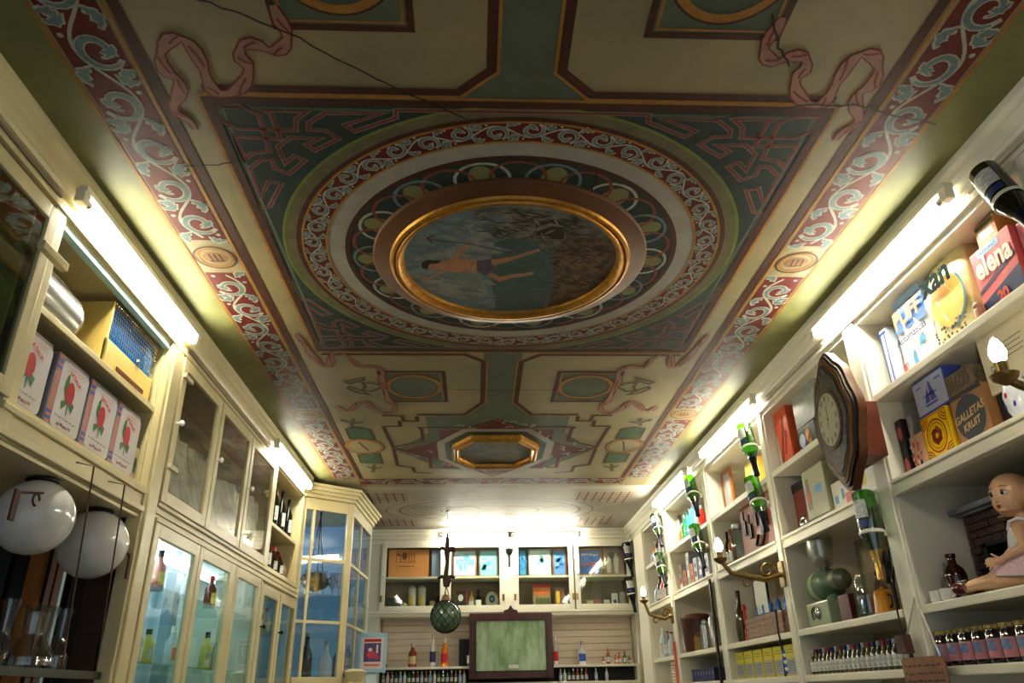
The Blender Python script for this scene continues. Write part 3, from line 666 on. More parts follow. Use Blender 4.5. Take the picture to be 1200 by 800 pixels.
# ---------------------------------------------------------------- things on the right-hand shelves
S1, S2, S3, S4 = 2.703, 2.311, 1.803, 1.573
random.seed(11)
def carton(name, label, cat, y0, y1, z, h, d, mat, x=1.86, bev=.004, group=None, turn=0, part='body'):
    t = rthing(name, label, cat, (y0+y1)/2, z, x, group, turn); w_ = abs(y1-y0)
    box(part, mat, t, -w_/2, w_/2, 0, d, 0, h, bev); return t, w_, h
def card(c, r=.45, n=.1): return M('card_%02d%02d%02d' % tuple(int(v*99) for v in c), c, r, noise=(20, n))
navy = card((.10, .12, .32)); paper = card((.90, .88, .82)); pink = card((.86, .38, .38)); skyc = card((.35, .65, .85)); gry = card((.28, .32, .30)); yel = card((.93, .80, .22)); orange = card((.90, .45, .2))
# tube pack
t, w_, h = carton('wafer_pack', 'slim pack with blue and white stripes beside the white plastic bag', 'pack', 3.03, 3.09, S1, .29, .05, card((.80, .84, .88)), bev=.012)
flat('stripe', blue, t, [rect(-.022, -.014, .02, .27), rect(.010, .018, .02, .27), rect(-.028, .028, .01, .022), rect(-.028, .028, .262, .274)], (0, -.002, 0)); t.rotation_euler[1] = 0.0
def bag(name, label, y0, y1, z, h, d, mat, x=1.86, seed=0, top=.6, cat='bag'):
    t = rthing(name, label, cat, (y0+y1)/2, z, x); w_ = abs(y1-y0); random.seed(seed)
    b = bmesh.new(); r_ = bmesh.ops.create_cube(b, size=1); bmesh.ops.subdivide_edges(b, edges=b.edges[:], cuts=9, use_grid_fill=True)
    for v in b.verts:
        x_, y_, z_ = v.co.x, v.co.y+.5, v.co.z+.5
        k = 1-(1-top)*max(0, (z_-.55)/.45)**2; rr = max(abs(x_)*2, abs(z_*2-1)); pf = .5+.5*math.cos(min(1, rr)*PI)**1
        xx = x_*w_*(1-.10*max(0, (z_-.8)/.2)); yy = d/2+(y_-.5)*d*k*(.75+.25*(1-abs(x_*2)**4)); dx = .004*math.sin(31*x_+17*z_+seed)+.004*math.sin(53*z_-21*x_)
        v.co = Vector((xx, yy+dx*(1 if y_ < .5 else -1), z_*h*(1-.04*abs(x_*2)**3)))
    m_ = MB(); m_.b.free(); m_.b = b; m_.build('body', mat, t, smooth=True, angle=80); return t, w_, h
t, w_, h = bag('washing_bag', 'plain white plastic bag beside the striped pack on the top shelf', 2.95, 3.05, S1, .36, .12, card((.90, .90, .90)), 1.91, 1)
flat('print', skyc, t, [disc(.0, .2, .03, .06)], (0, .005, 0)); flat('print', pink, t, [rect(-.06, .06, .06, .10)], (0, -.004, 0))
t, w_, h = bag('washing_bag', 'white washing bag with orange capitals and the blue word Automáticas', 2.70, 2.94, S1, .37, .14, card((.93, .93, .94)), 1.85, 2)
flat('print', M('bag_blue', (.22, .42, .70), .4), t, [[(-.12, .20), (.12, .185), (.125, .30), (-.10, .30)]], (0, -.002, 0))
flat('print', card((.60, .75, .88)), t, [[(-.11, .31), (.115, .31), (.11, .345), (-.09, .345)]], (0, -.001, 0))
flat('print', skyc, t, [[(-.03, .02), (.0, .03), (.005, .07), (-.02, .09), (-.035, .06)], [(.03, .08), (.08, .1), (.07, .13), (.04, .12)]], (0, -.004, 0))
text('PUFF', .10, orange, t, 0.0, .25, -.010, bold=.003); text('Automáticas', .045, navy, t, 0, .155, -.010, bold=.001)
t, w_, h = carton('red_packet', 'dark red packet standing behind the white washing bags', 'packet', 2.85, 3.05, S1, .34, .06, card((.55, .10, .10)), 2.06)
t, w_, h = bag('powder_sack', 'tall cream sack lettered xan in dark green above a yellow disc', 2.42, 2.68, S1, .37, .15, card((.93, .87, .62)), 1.84, 3, top=.5)
flat('print', M('sack_yellow', (.93, .70, .28), .45), t, [disc(.01, .165, .105, .105, 28)], (0, -.004, 0))
a_ = Art().stroke([(.115*math.cos(k/12*PI-1.7)+.01, .115*math.sin(k/12*PI-1.7)+.165) for k in range(10)], .012)
flat('print', M('sack_teal', (.15, .42, .50), .45), t, [[(a_.v[i][0], a_.v[i][1]) for i in f] for f in a_.f], (0, -.008, 0))
text('xan', .135, M('dark_green_ink', (.10, .16, .15), .95, spec=.05), t, -.005, .268, -.020, bold=.005)
random.seed(5); flat('print', M('brown_ink', (.35, .25, .12), .5), t, [disc(random.uniform(-.1, .1), random.uniform(.015, .075), .007, .006, 6) for _ in range(26)], (0, -.009, 0))
t, w_, h = bag('powder_sack', 'dark teal rounded sack behind the cream sack lettered xan', 2.38, 2.62, S1, .40, .10, card((.10, .28, .32)), 2.02, 4)
t, w_, h = carton('soap_figure', 'small pinkish figurine between the cream sack and the coral box', 'figurine', 2.375, 2.40, S1, .05, .03, card((.75, .55, .45)), 1.82, bev=.01)
MB().ball((0, .015, .06), .016).build('head', card((.75, .55, .45)), t, smooth=True)
t, w_, h = carton('detergent_box', 'coral and navy detergent box with white word elena and a red 20', 'box', 2.14, 2.36, S1, .25, .10, pink, 1.84)
flat('print', navy, t, [[(-w_/2, .0), (w_/2, .0), (w_/2, .10), (-w_/2, .05)], [(-w_/2, .085), (w_/2, .14), (w_/2, .155), (-w_/2, .10)]], (0, -.001, 0)); flat('print', card((.55, .70, .85)), t, [rect(-.07, .05, .215, .242)], (0, -.001, 0))
text('elena', .115, paper, t, 0, .175, -.003, bold=.004, sx=.8); text('20', .055, red, t, 0, .035, -.003, bold=.003); scrib(t, navy, -.06, .04, (.225,), -.003, .006)
t2, w2, h2 = carton('soap_box', 'small yellow and orange soap box on top of the coral detergent box', 'box', 2.20, 2.31, S1+.253, .085, .10, card((.85, .58, .30)), 1.85)
flat('print', paper, t2, [rect(-.04, .04, .02, .06)], (0, -.001, 0)); flat('print', P_leaf, t2, [rect(-.05, .05, .066, .08)], (0, -.001, 0))
t, w_, h = carton('detergent_box', 'pink patterned box right of the coral detergent box, at the picture edge', 'box', 2.00, 2.13, S1, .24, .12, card((.82, .45, .48)), 1.86)
flat('print', paper, t, [disc(0, .16, .04, .05), disc(0, .06, .045, .03)], (0, -.001, 0))
# middle shelf
t, w_, h = carton('magazine', 'black and pink magazine stood on end next to the sticker album', 'magazine', 3.085, 3.135, S2, .26, .18, card((.12, .10, .12)), 1.86)
flat('print', pink, t, [disc(0, .05, .018, .04), disc(0, .2, .018, .03)], (0, -.001, 0))
t, w_, h = carton('magazine', 'grey leaning magazine with white edges beside the black and pink one', 'magazine', 3.045, 3.075, S2, .26, .2, card((.75, .74, .72)), 1.88)
t, w_, h = carton('sticker_album', 'low album printed with small coral, white and black figures', 'album', 2.935, 3.04, S2, .155, .03, card((.93, .72, .60)), 1.85)
random.seed(9)
for c_, n_ in (((.85, .30, .22), 9), ((.1, .1, .12), 8), ((.9, .9, .86), 9)): flat('print', card(c_), t, [disc(random.uniform(-.045, .045), random.uniform(.012, .14), random.uniform(.005, .010), random.uniform(.006, .014), 7) for _ in range(n_)], (0, -.001-.0004*n_, 0))['kind'] = 'stuff'
yelt = M('yellow_enamel', (.93, .74, .05), .3); t, w_, h = carton('biscuit_tin', 'yellow square tin with a dark red ornamental roundel', 'tin', 2.73, 2.92, S2, .195, .07, yelt, 1.84, bev=.008)
rd = M('maroon_ink', (.48, .10, .06), .4)
a_ = Art(); a_.ring((0, .10), .062, .068, 32); a_.ring((0, .10), .050, .053, 32)
for k in range(6): a_.stroke([(.04*math.cos(k+u)*(.3+u*.22), .10+.04*math.sin(k+u)*(.3+u*.22)) for u in (0, .7, 1.4, 2.1, 2.8)], .008)
for sx in (-1, 1):
    for sz in (-1, 1):
        for r_ in (.018, .03, .042): a_.stroke([(sx*(.083-r_*math.cos(u)), .0975+sz*(.086-r_*math.sin(u))) for u in (0, .5, 1, 1.57)], .005)
for q in (rect(-.088, .088, .006, .009), rect(-.088, .088, .186, .189), rect(-.088, -.085, .006, .189), rect(.085, .088, .006, .189)): a_.poly(q)
flat('print', rd, t, [[a_.v[i] for i in f] for f in a_.f], (0, -.001, 0))
t, w_, h = carton('biscuit_tin', 'pale blue tin with a blue ship drawing, on top of the yellow tin', 'tin', 2.70, 2.93, S2+.198, .155, .08, M('blue_enamel', (.25, .30, .66), .3), 1.85, bev=.008)
flat('print', card((.66, .70, .80)), t, [rect(-.108, .108, .010, .146)], (0, -.001, 0))
flat('print', M('ship_ink', (.30, .34, .66), .4), t, [[(-.05, .04), (.05, .04), (.035, .03), (-.035, .03)], [(-.045, .045), (-.005, .045), (-.012, .11)], [(.0, .045), (.04, .045), (.01, .125), (0, .13)], rect(-.09, -.05, .118, .124), rect(.05, .09, .118, .124), disc(0, .075, .055, .004, 12)], (0, -.002, 0))
t, w_, h = carton('biscuit_box', 'brown biscuit box with a slate roundel lettered GALLETAS', 'box', 2.50, 2.70, S2, .20, .09, card((.60, .42, .25)), 1.84)
flat('print', M('slate_ink', (.17, .20, .23), .5), t, [disc(0, .10, .088, .085, 26), rect(-.1, .1, .185, .199)], (0, -.001, 0))
text('GALLETAS', .040, card((.75, .62, .42)), t, 0, .112, -.003, rot=-.12, bold=.0012, shear=.2); text('KRUIT', .038, card((.75, .62, .42)), t, 0, .070, -.003, rot=-.12, bold=.0012, shear=.2)
t, w_, h = carton('biscuit_box', 'black-sided carton edge showing behind the GALLETAS box', 'box', 2.42, 2.495, S2, .18, .10, card((.10, .10, .09)), 1.88)
t, w_, h = carton('carved_box', 'small carved grey wooden box lying on the GALLETAS box', 'box', 2.54, 2.69, S2+.203, .085, .08, M('carved_wood', (.50, .44, .34), .6, noise=(60, .6), bump=.8), 1.84)
a_ = Art()
for k in range(7): a_.stroke([(-.065+.02*k+.008*math.sin(u*4+k), .01+u*.065) for u in (0, .25, .5, .75, 1)], .006)
flat('carving', card((.28, .24, .18)), t, [[a_.v[i] for i in f] for f in a_.f], (0, -.0015, 0))
t, w_, h = carton('white_carton', 'large off-white carton with a small stamped square behind the candle bulb', 'box', 2.22, 2.50, S2+.14, .225, .12, card((.84, .80, .68)), 1.87)
flat('print', gry, t, [q for q in (rect(-.10, -.065, .05, .053), rect(-.10, -.065, .095, .098), rect(-.10, -.097, .05, .098), rect(-.068, -.065, .05, .098), disc(-.083, .073, .011, .012, 8))]+[rect(-.02, .08+.01*(k % 2), .10+.018*k, .103+.018*k) for k in range(4)], (0, -.001, 0))
t2, _, _ = carton('cardboard_box', 'dark box under the large off-white carton', 'box', 2.25, 2.405, S2, .137, .12, card((.30, .24, .18)), 1.90)
t = rthing('delft_jar', 'white ceramic jar with blue and red flower marks by the candle bulb', 'jar', 2.33, S2, 1.84)
MB().lathe([(.03, 0), (.045, .03), (.05, .08), (.04, .12), (.025, .135), (.028, .145)], seg=24).build('body', M('glazed_white', (.85, .88, .93), .15), t, smooth=True)
for i, (px_, pz_) in enumerate(((-.02, .05), (.0, .08), (.02, .045))): MB().ball((px_, -.049+.004*abs(i-1)*2, pz_), .008, 8, (1, .3, 1.3)).build('flower', blue if i != 1 else red, t, smooth=True)
# ---- doll level: model fireplace, jug, cups
t = rthing('model_fireplace', 'miniature dark brick fireplace with a grey mantel behind the doll', 'fireplace', 2.90, S3, 2.048)
brick_m = M('dark_brick', (.26, .17, .16), .7, noise=(30, .35)); mort = M('mortar', (.13, .10, .10), .9)
box('core', mort, t, -.22, -.14, .012, .14, 0, .34); box('core', mort, t, .18, .40, .012, .14, 0, .34); box('core', mort, t, -.14, .18, .012, .14, .22, .34)
bm0 = None; bw, bh = .062, .027
for r_ in range(12):
    z0 = r_*(bh+.0035)+.003
    off = (r_ % 2)*bw/2
    k = 0; x_ = -.22-off
    while x_ < .40:
        xa, xb = max(x_, -.22), min(x_+bw-.004, .40)
        if xb-xa > .015 and not (z0 < .205 and xb > -.14 and xa < .18):
            if abs(xb-xa-(bw-.004)) < 1e-5:
                if bm0 is None:
                    bo = box('brick', brick_m, t, 0, bw-.004, 0, .016, 0, bh, .002); bm0 = bo.data
                else: bo = bpy.data.objects.new('brick', bm0); COL.objects.link(bo); bo.parent = t
                bo.location = (xa, random.uniform(-.002, .002), z0)
            else: box('brick', brick_m, t, xa, xb, 0, .016, z0, z0+bh, .002)
        x_ += bw
box('hearth_opening', black, t, -.14, .18, .10, .14, 0, .22)
MB().box(-.14, -.12, .0, .10, 0, .22).box(.16, .18, 0, .10, 0, .22).box(-.14, .18, 0, .10, .205, .22).build('iron_surround', M('soot', (.06, .06, .07), .6), t)
MB().box(-.245, .46, -.045, .16, .35, .372, .004).box(-.235, .43, -.02, .15, .34, .352, .003).build('mantel', M('slate_mantel', (.45, .47, .50), .5, noise=(12, .3)), t)
t = rthing('brown_bottle', 'round-shouldered dark brown bottle on the shelf left of the fireplace', 'bottle', 3.07, S3, 1.92)
MB().lathe([(.03, 0), (.042, .01), (.044, .10), (.038, .125), (.018, .145), (.016, .165), (.020, .17), (.020, .185), (0, .187)], seg=24).build('body', M('brown_glass', (.20, .06, .03), .08, coat=1), t, smooth=True)
def cup(t, r=.028, h=.045, m=white):
    MB().lathe([(r*.7, 0), (r*.95, .01), (r, h), (r*.93, h), (r*.86, .012), (0, .01)], seg=20).build('bowl', m, t, smooth=True)
    MB().tube([(r*.95, 0, h*.8), (r*1.5, 0, h*.75), (r*1.5, 0, h*.35), (r*.95, 0, h*.25)], .004, 6).build('handle', m, t, smooth=True)
t = rthing('white_cup', 'small white cup beside the grey tin near the doll shoes', 'cup', 3.09, S3, 1.84, 'white cups by the doll'); cup(t)
dup(t, (1.84, 3.015, S3), label='small white cup nearest the doll shoes')
t, w_, h = carton('grey_tin', 'low grey metal tin between the brown bottle and the white cups', 'tin', 2.98, 3.09, S3, .075, .05, steel, 1.90)
# ---- bottles and jars
def lathe_part(t, name, prof, mat, seg=20, z=0): return MB().lathe([(r, h+z) for r, h in prof], seg=seg).build(name, mat, t, smooth=True)
greeng = glass_mat('green_glass', (.42, .72, .12), .16); darkg = M('dark_bottle', (.035, .05, .03), .08, coat=.6)
lab_w = M('paper_label', (.86, .86, .82), .5, noise=(60, .25), col2=(.6, .62, .62)); foil = M('foil', (.72, .58, .30), .3, .8); foild = M('navy_foil', (.07, .09, .16), .3, .4)
# chutney jars
t = rthing('jam_jar', 'dark jam jar with a pink and blue label in the row under the doll', 'jar', 3.13, S4, 1.85, 'jam jars in a row under the doll')
lathe_part(t, 'glass', [(.036, 0), (.040, .006), (.040, .098), (.034, .108), (.034, .112)], M('dark_jam', (.07, .03, .04), .08, coat=1), 20)
lathe_part(t, 'lid', [(.036, .112), (.037, .113), (.037, .126), (0, .127)], M('gold_lid', (.60, .50, .26), .3, .7), 20)
b_ = bmesh.new()
def wrap(t, name, mat, r, z0, z1, a0=-2.6, a1=-.5, n=10):
    b = bmesh.new(); A = [b.verts.new((r*math.cos(a0+(a1-a0)*i/n), r*math.sin(a0+(a1-a0)*i/n), z0)) for i in range(n+1)]; B = [b.verts.new((v.co.x, v.co.y, z1)) for v in A]
    for i in range(n): b.faces.new((A[i], A[i+1], B[i+1], B[i]))
    m_ = MB(); m_.b.free(); m_.b = b; return m_.build(name, mat, t, smooth=True)
b_.free()
lb = wrap(t, 'label', M('jam_label', (.78, .50, .52), .5), .0405, .016, .080); wrap(t, 'label_picture', M('jam_print', (.50, .58, .78), .5, noise=(50, .4)), .0409, .040, .074, -2.3, -.9)
jar0 = t; ys = [3.13-.083*i for i in range(8)]
ords = ['nearest the hanging card', 'second from the hanging card', 'third from the hanging card', 'fourth from the hanging card', 'fifth from the hanging card', 'sixth from the hanging card', 'seventh from the hanging card', 'at the picture edge']
jar0['label'] = 'dark jam jar with pink label, '+ords[0]
for i, y in enumerate(ys[1:]): dup(jar0, (1.85, y, S4), label='dark jam jar with pink label, '+ords[i+1])
# small liqueur bottles under the grinder
def mini(t, body, cap, lab, h=.125, r=.022):
    lathe_part(t, 'body', [(r*.9, 0), (r, .004), (r, h*.55), (r*.45, h*.72), (r*.38, h*.86)], body, 12)
    lathe_part(t, 'cap', [(r*.42, h*.84), (r*.45, h*.85), (r*.45, h), (0, h+.001)], cap, 10)
    wrap(t, 'label', lab, r+.0006, h*.12, h*.50, n=6)
minis = []
for i, (bc, cc) in enumerate((((.20, .22, .06), (.75, .75, .78)), ((.35, .30, .08), (.65, .12, .10)), ((.12, .16, .08), (.15, .2, .45)))):
    t = rthing('miniature_bottle', 'x', 'bottle', 4.40, S4, 1.85, 'miniature bottles in a row under the coffee grinder')
    mini(t, M('mini_glass%d' % i, bc, .1, coat=1), M('mini_cap%d' % i, cc, .35, .3), lab_w); minis.append(t)
N_ = 21
for i in range(N_):
    y = 4.41-i*.0495; lb_ = 'miniature bottle with pale label, number %d from the yellow boxes end of the row' % (i+1)
    nth = ['first', 'second', 'third', 'fourth', 'fifth', 'sixth', 'seventh', 'eighth', 'ninth', 'tenth', 'eleventh', 'twelfth', 'thirteenth', 'fourteenth', 'fifteenth', 'sixteenth', 'seventeenth', 'eighteenth', 'nineteenth', 'twentieth', 'last'][i]
    cap = ('silver', 'red', 'blue')[i % 3]; lb_ = '%s-capped miniature bottle, %s from the yellow boxes' % (cap, nth)
    if i < 3: minis[i].location = (1.85, y, S4); minis[i]['label'] = lb_
    else: dup(minis[i % 3], (1.85, y, S4), label=lb_)
# ---- inverted bottles strapped to the uprights
def champagne(t, glass=greeng, lab=True, k=1.12, foilm=None):
    lathe_part(t, 'body', [(0, .012), (.036*k, 0), (.043*k, .008), (.0435*k, .17), (.040*k, .205), (.022*k, .265), (.0155*k, .30), (.0145*k, .345)], glass, 24)
    lathe_part(t, 'neck_foil', [(.0235*k, .262), (.0165*k, .30), (.0155*k, .37), (.0165*k, .373), (.0165*k, .385), (0, .386)], foilm or foild, 16)
    if lab: wrap(t, 'label', lab_w, .0442*k, .045, .125, -2.7, -.6); wrap(t, 'neck_label', M('navy_label', (.14, .22, .42), .4), .0442*k, .135, .165, -2.6, -.8)
def strap_bottle(proto, yb, zb, yn, zn, x, label, spin=0, wall='r'):
    B = Vector((x, yb, zb)); N = Vector((x-.01, yn, zn)) if wall == 'r' else Vector((yn, x, zn))
    if wall == 'b': B = Vector((yb, x, zb))
    d = (N-B).normalized(); f = Vector((-1, 0, 0)) if wall == 'r' else Vector((0, -1, 0))
    yv = -(f-d*f.dot(d)).normalized(); xv = yv.cross(d)
    r = proto if proto.get('first') is None else None
    if r is not None: proto['first'] = 1; r = proto
    else: r = dup(proto, (0, 0, 0))
    r['label'] = label; r.rotation_mode = 'QUATERNION'
    r.rotation_quaternion = Matrix((xv, yv, d)).transposed().to_quaternion(); r.location = B
    # strap holder
    h = thing('bottle_holder', 'cream band holding the '+label.split(',')[0].replace('upside-down ', ''), 'holder', B+d*.185, 0, 'cream bottle holders'); h.rotation_mode = 'QUATERNION'; h.rotation_quaternion = r.rotation_quaternion
    MB().lathe([(.0505, -.007), (.0522, -.007), (.0522, .007), (.0505, .007), (.0505, -.007)], seg=24).build('band', ivory, h, smooth=True)
    MB().box(-.012, .012, .050, .075, -.012, .012).build('arm', ivory, h)
    return r
pr = thing('champagne_bottle', 'x', 'bottle', group='upside-down bottles strapped to the shelving'); champagne(pr)
for (yb, zb, yn, zn), lb_ in zip(((4.62, 3.06, 4.49, 2.69), (4.63, 2.71, 4.47, 2.34), (6.00, 3.08, 5.82, 2.72), (6.01, 2.69, 5.80, 2.28), (7.30, 3.05, 7.08, 2.71), (7.32, 2.68, 7.05, 2.33)),
        ('upper green bottle at the clock bay upright, upside down', 'lower green bottle at the clock bay upright, upside down', 'upper green bottle between picture and siphon bays, upside down', 'lower green bottle between picture and siphon bays, upside down', 'upper green bottle on the farthest upright, upside down', 'lower green bottle on the farthest upright, upside down')):
    strap_bottle(pr, yb, zb, yn, zn, 1.735, lb_)
pr2 = thing('champagne_bottle', 'x', 'bottle', group='upside-down bottles strapped to the shelving'); champagne(pr2, foilm=foil)
strap_bottle(pr2, 3.30, 2.30, 3.27, 1.93, 1.735, 'green gold-necked bottle under the scalloped clock, upside down')
pr3 = thing('wine_bottle', 'x', 'bottle', group='upside-down bottles strapped to the shelving'); champagne(pr3, darkg, foilm=foild)
strap_bottle(pr3, 2.04, 3.10, 1.90, 2.76, 1.735, 'black-glass bottle nearest the camera, upside down')
strap_bottle(pr3, 1.73, 3.07, 1.78, 2.72, 8.84, 'upper dark bottle beside the far cupboards, upside down', wall='b')
strap_bottle(pr3, 1.73, 2.69, 1.78, 2.32, 8.84, 'lower dark bottle beside the far cupboards, upside down', wall='b')
# ---- the scalloped clock
t = rthing('wall_clock', 'tall scalloped brown wall clock with a round numbered dial', 'clock', 3.135, 2.585, 1.60)
box('case', rwood, t, -.14, .02, .03, .19, -.17, .08, .004)
def scal(sx, sz, n=96):
    out = []
    for i in range(n):
        a = 2*PI*i/n; c, s_ = math.cos(a), math.sin(a)
        r = 1+.055*math.cos(4*a)+.045*math.cos(8*a)*.8-.03*math.cos(2*a)
        out.append((c*sx*r, s_*sz*r))
    return out
def layer(name, sx, sz, y0, y1, mat): return MB().prism(scal(sx, sz), y0, y1).build(name, mat, t, smooth=True, angle=50)
layer('outer_frame', .198, .285, 0, .035, M('walnut', (.38, .22, .12), .3, noise=(20, .3))); layer('dark_moulding', .184, .270, -.012, .0, black)
layer('inner_frame', .172, .256, -.018, -.011, M('walnut2', (.42, .26, .15), .3, noise=(20, .3)))
layer('gilt_line', .158, .240, -.021, -.017, brass); layer('inlay_border', .152, .232, -.024, -.020, black); layer('ornate_panel', .138, .216, -.027, -.023, M('inlay', (.38, .34, .26), .4, noise=(55, .75), col2=(.10, .08, .06)))
MB().prism(disc(0, 0, .108, .134, 40), -.033, -.026).build('dial_ring', M('bronze_ring', (.40, .33, .22), .4, .4, noise=(50, .5)), t)
MB().prism(disc(0, 0, .094, .119, 40), -.036, -.032).build('dial', M('dial_cream', (.74, .72, .60), .4, noise=(10, .15)), t)
a_ = Art()
for k in range(12):
    th = k*PI/6; n_ = (3, 1, 2, 3, 4, 3, 2, 3, 4, 4, 3, 4)[k]
    for j in range(n_):
        u = th+(j-(n_-1)/2)*.085; a_.stroke([(.066*math.sin(u), .084*math.cos(u)), (.087*math.sin(u), .110*math.cos(u))], .0035)
flat('numeral', black, t, [[a_.v[i] for i in f] for f in a_.f], (0, -.0368, 0))
a_ = Art(); a_.stroke([(0, 0), (.002, .06)], .005); a_.stroke([(0, -.01), (-.01, -.04)], .006); a_.poly(disc(0, 0, .007, n=10)); flat('hand', black, t, [[a_.v[i] for i in f] for f in a_.f], (0, -.038, 0))
# ---- bay behind the clock
t, w_, h = carton('picture_book', 'orange-red booklet in clear wrap at the far end of the bay behind the clock', 'book', 4.24, 4.43, S1, .36, .05, card((.88, .36, .20)), 1.86)
flat('print', card((.55, .12, .08)), t, [[(-.06, .05), (-.03, .04), (.05, .30), (.02, .31)], [(0, .08), (.02, .07), (.07, .2), (.05, .22)]], (0, -.001, 0)); flat('wrapper', paper, t, [[(-.095, .0), (-.06, .0), (-.075, .18), (-.095, .25)]], (0, -.0015, 0))
t, w_, h = carton('toy_box', 'silver grey ring-bound book on top of the ginger cat box', 'book', 3.82, 4.13, S1+.155, .22, .06, card((.60, .62, .60), .25, .3), 1.86)
t, w_, h = carton('toy_box', 'black and white box with a ginger cat picture', 'box', 3.90, 4.13, S1, .15, .10, card((.12, .14, .18)), 1.86)
flat('print', card((.90, .60, .30)), t, [disc(.02, .09, .03, .035), disc(.04, .06, .02, .03)], (0, -.002, 0)); flat('print', card((.75, .80, .90)), t, [disc(-.06, .08, .04, .04, 12), rect(-.115, .115, .0, .04)], (0, -.0012, 0))
t, w_, h = carton('wooden_box', 'red-brown wooden box with a black trefoil at the far end of the clock bay', 'box', 4.16, 4.43, S2, .27, .12, card((.45, .17, .10)), 1.90)
flat('emblem', black, t, [disc(.07, .08, .03, .02), disc(.05, .11, .018, .022), disc(.09, .11, .018, .022)], (0, -.001, 0)); box('strap', black, t, -.135, .135, -.004, .0, .25, .30)
t, w_, h = carton('picture_tin', 'pale green tin with a girl picture and blue tag beside the blue folder', 'tin', 3.86, 4.14, S2+.03, .27, .08, card((.68, .68, .56)), 1.84, bev=.015)
flat('print', card((.50, .45, .32)), t, [[(-.11, .05), (-.05, .05), (-.06, .22), (-.10, .22)]], (0, -.001, 0)); flat('print', skyc, t, [rect(.01, .09, .12, .16)], (0, -.001, 0)); flat('print', pink, t, [disc(-.08, .12, .015, .03)], (0, -.002, 0))
t, w_, h = carton('blue_folder', 'narrow blue folder left of the pale green picture tin', 'folder', 4.145, 4.16, S2, .28, .22, card((.20, .52, .82)), 1.85)
t, w_, h = carton('playing_card_box', 'white box with small coloured cards under the clock', 'box', 3.60, 3.85, S2, .16, .06, paper, 1.86)
flat('print', pink, t, [rect(-.11, -.04, .02, .03), rect(.02, .09, .02, .08)], (0, -.001, 0)); flat('print', skyc, t, [rect(-.10, -.06, .05, .09), rect(-.02, .01, .06, .11)], (0, -.001, 0)); flat('print', yel, t, [disc(.06, .11, .02, .03)], (0, -.001, 0))
t, w_, h = carton('card_stack', 'stack of white papers with a red edge next to the clock case', 'papers', 3.36, 3.56, S2, .13, .10, card((.92, .9, .88)), 1.84)
flat('print', red, t, [rect(-.10, .06, .0, .012), disc(-.05, .07, .02, .03)], (0, -.001, 0)); flat('print', yel, t, [disc(0, .09, .025, .03)], (0, -.0012, 0))
t = rthing('small_bell', 'small nickel bell on the rail in front of the blue folder', 'bell', 4.10, 2.312, 1.80)
lathe_part(t, 'dome', [(.03, 0), (.03, .008), (.026, .03), (.012, .042), (0, .045)], chrome, 16); lathe_part(t, 'button', [(.005, .044), (.007, .055), (0, .058)], black, 8)
# coffee grinder
gg = M('green_enamel', (.30, .42, .32), .35, noise=(14, .35), col2=(.40, .48, .38)); gp = M('pale_green_enamel', (.62, .68, .54), .35, noise=(10, .2))
t = rthing('coffee_grinder', 'green electric coffee grinder with a steel hopper', 'grinder', 4.20, S3, 1.90)
box('base', gp, t, -.17, .11, -.06, .14, 0, .125, .01)
MB().lathe([(.012, 0), (.016, .004), (.030, .008), (.034, .012)], axis='y', c=(-.03, -.078, .065)).build('dial', chrome, t, smooth=True)
MB().tube([(-.06+.035*math.cos(u), -.066, .065+.035*math.sin(u)) for u in [k*.5 for k in range(9)]], .004, 6).build('ring_handle', black, t, smooth=True)
MB().lathe([(.0, -.20), (.06, -.195), (.078, -.18), (.080, -.02), (.07, .0), (.055, .02), (.04, .06)], axis='x', c=(.02, .03, .215), seg=28).build('motor_housing', gg, t, smooth=True)
MB().lathe([(.082, -.15), (.082, -.10)], axis='x', c=(.02, .03, .215), seg=28).build('housing_band', gp, t, smooth=True)
MB().lathe([(.045, .05), (.055, .06), (.055, .11), (.03, .13), (.02, .15), (0, .152)], axis='x', c=(.02, .03, .225), seg=20).build('grinding_head', M('grey_green_iron', (.42, .45, .36), .4, .3), t, smooth=True)
MB().tube([(.0, .03, .12), (.0, .03, .16)], .04, 12).build('neck', gg, t, smooth=True)
lathe_part(t, 'hopper', [(.02, .27), (.024, .29), (.05, .315), (.066, .36), (.070, .44), (.074, .442), (.074, .462), (.068, .464), (.03, .475), (0, .477)], M('steel_hopper', (.72, .72, .68), .22, .85), 24); lathe_part(t, 'lid_knob', [(.006, .475), (.01, .485), (0, .492)], steel, 10)
MB().tube([(.0, -.03, .05), (.0, -.03, .05001)], .001, 3)
t = rthing('carved_ornament', 'pointed carved wooden ornament behind the grinder', 'ornament', 3.90, S3, 2.05)
MB().prism([(-.09, 0), (.09, 0), (.08, .16), (.04, .20), (0, .32), (-.04, .22), (-.08, .18)], 0, .02).build('panel', M('carved_grey', (.42, .34, .27), .7, noise=(45, .7), bump=1), t)
for k in range(3):
    for s_ in (-1, 1): MB().tube([(s_*(.02+.02*math.cos(u)), -.004, .06+.08*k+.025*math.sin(u)) for u in [j*.6 for j in range(10)]], .005, 5).build('scroll', M('carved_grey2', (.33, .25, .19), .7), t, smooth=True)
t, w_, h = carton('maroon_book', 'small maroon book standing beside the grinder base', 'book', 3.85, 3.97, S3, .125, .03, card((.34, .07, .10)), 1.84)
t = rthing('siphon_carafe', 'clear glass measuring carafe left of the ochre coffee pot', 'carafe', 3.71, S3, 1.87)
lathe_part(t, 'glass', [(.045, 0), (.05, .005), (.05, .16), (.042, .18), (.042, .20)], glass_mat('thin_glass', (.95, .97, .96), .06), 24); lathe_part(t, 'scale', [(.0505, .02), (.0505, .022), (.0505, .10)], glass_mat('scale_glass', (.85, .85, .9), .2), 24)
t = rthing('coffee_pot', 'ochre yellow enamel coffee pot with lid', 'pot', 3.55, S3, 1.86)
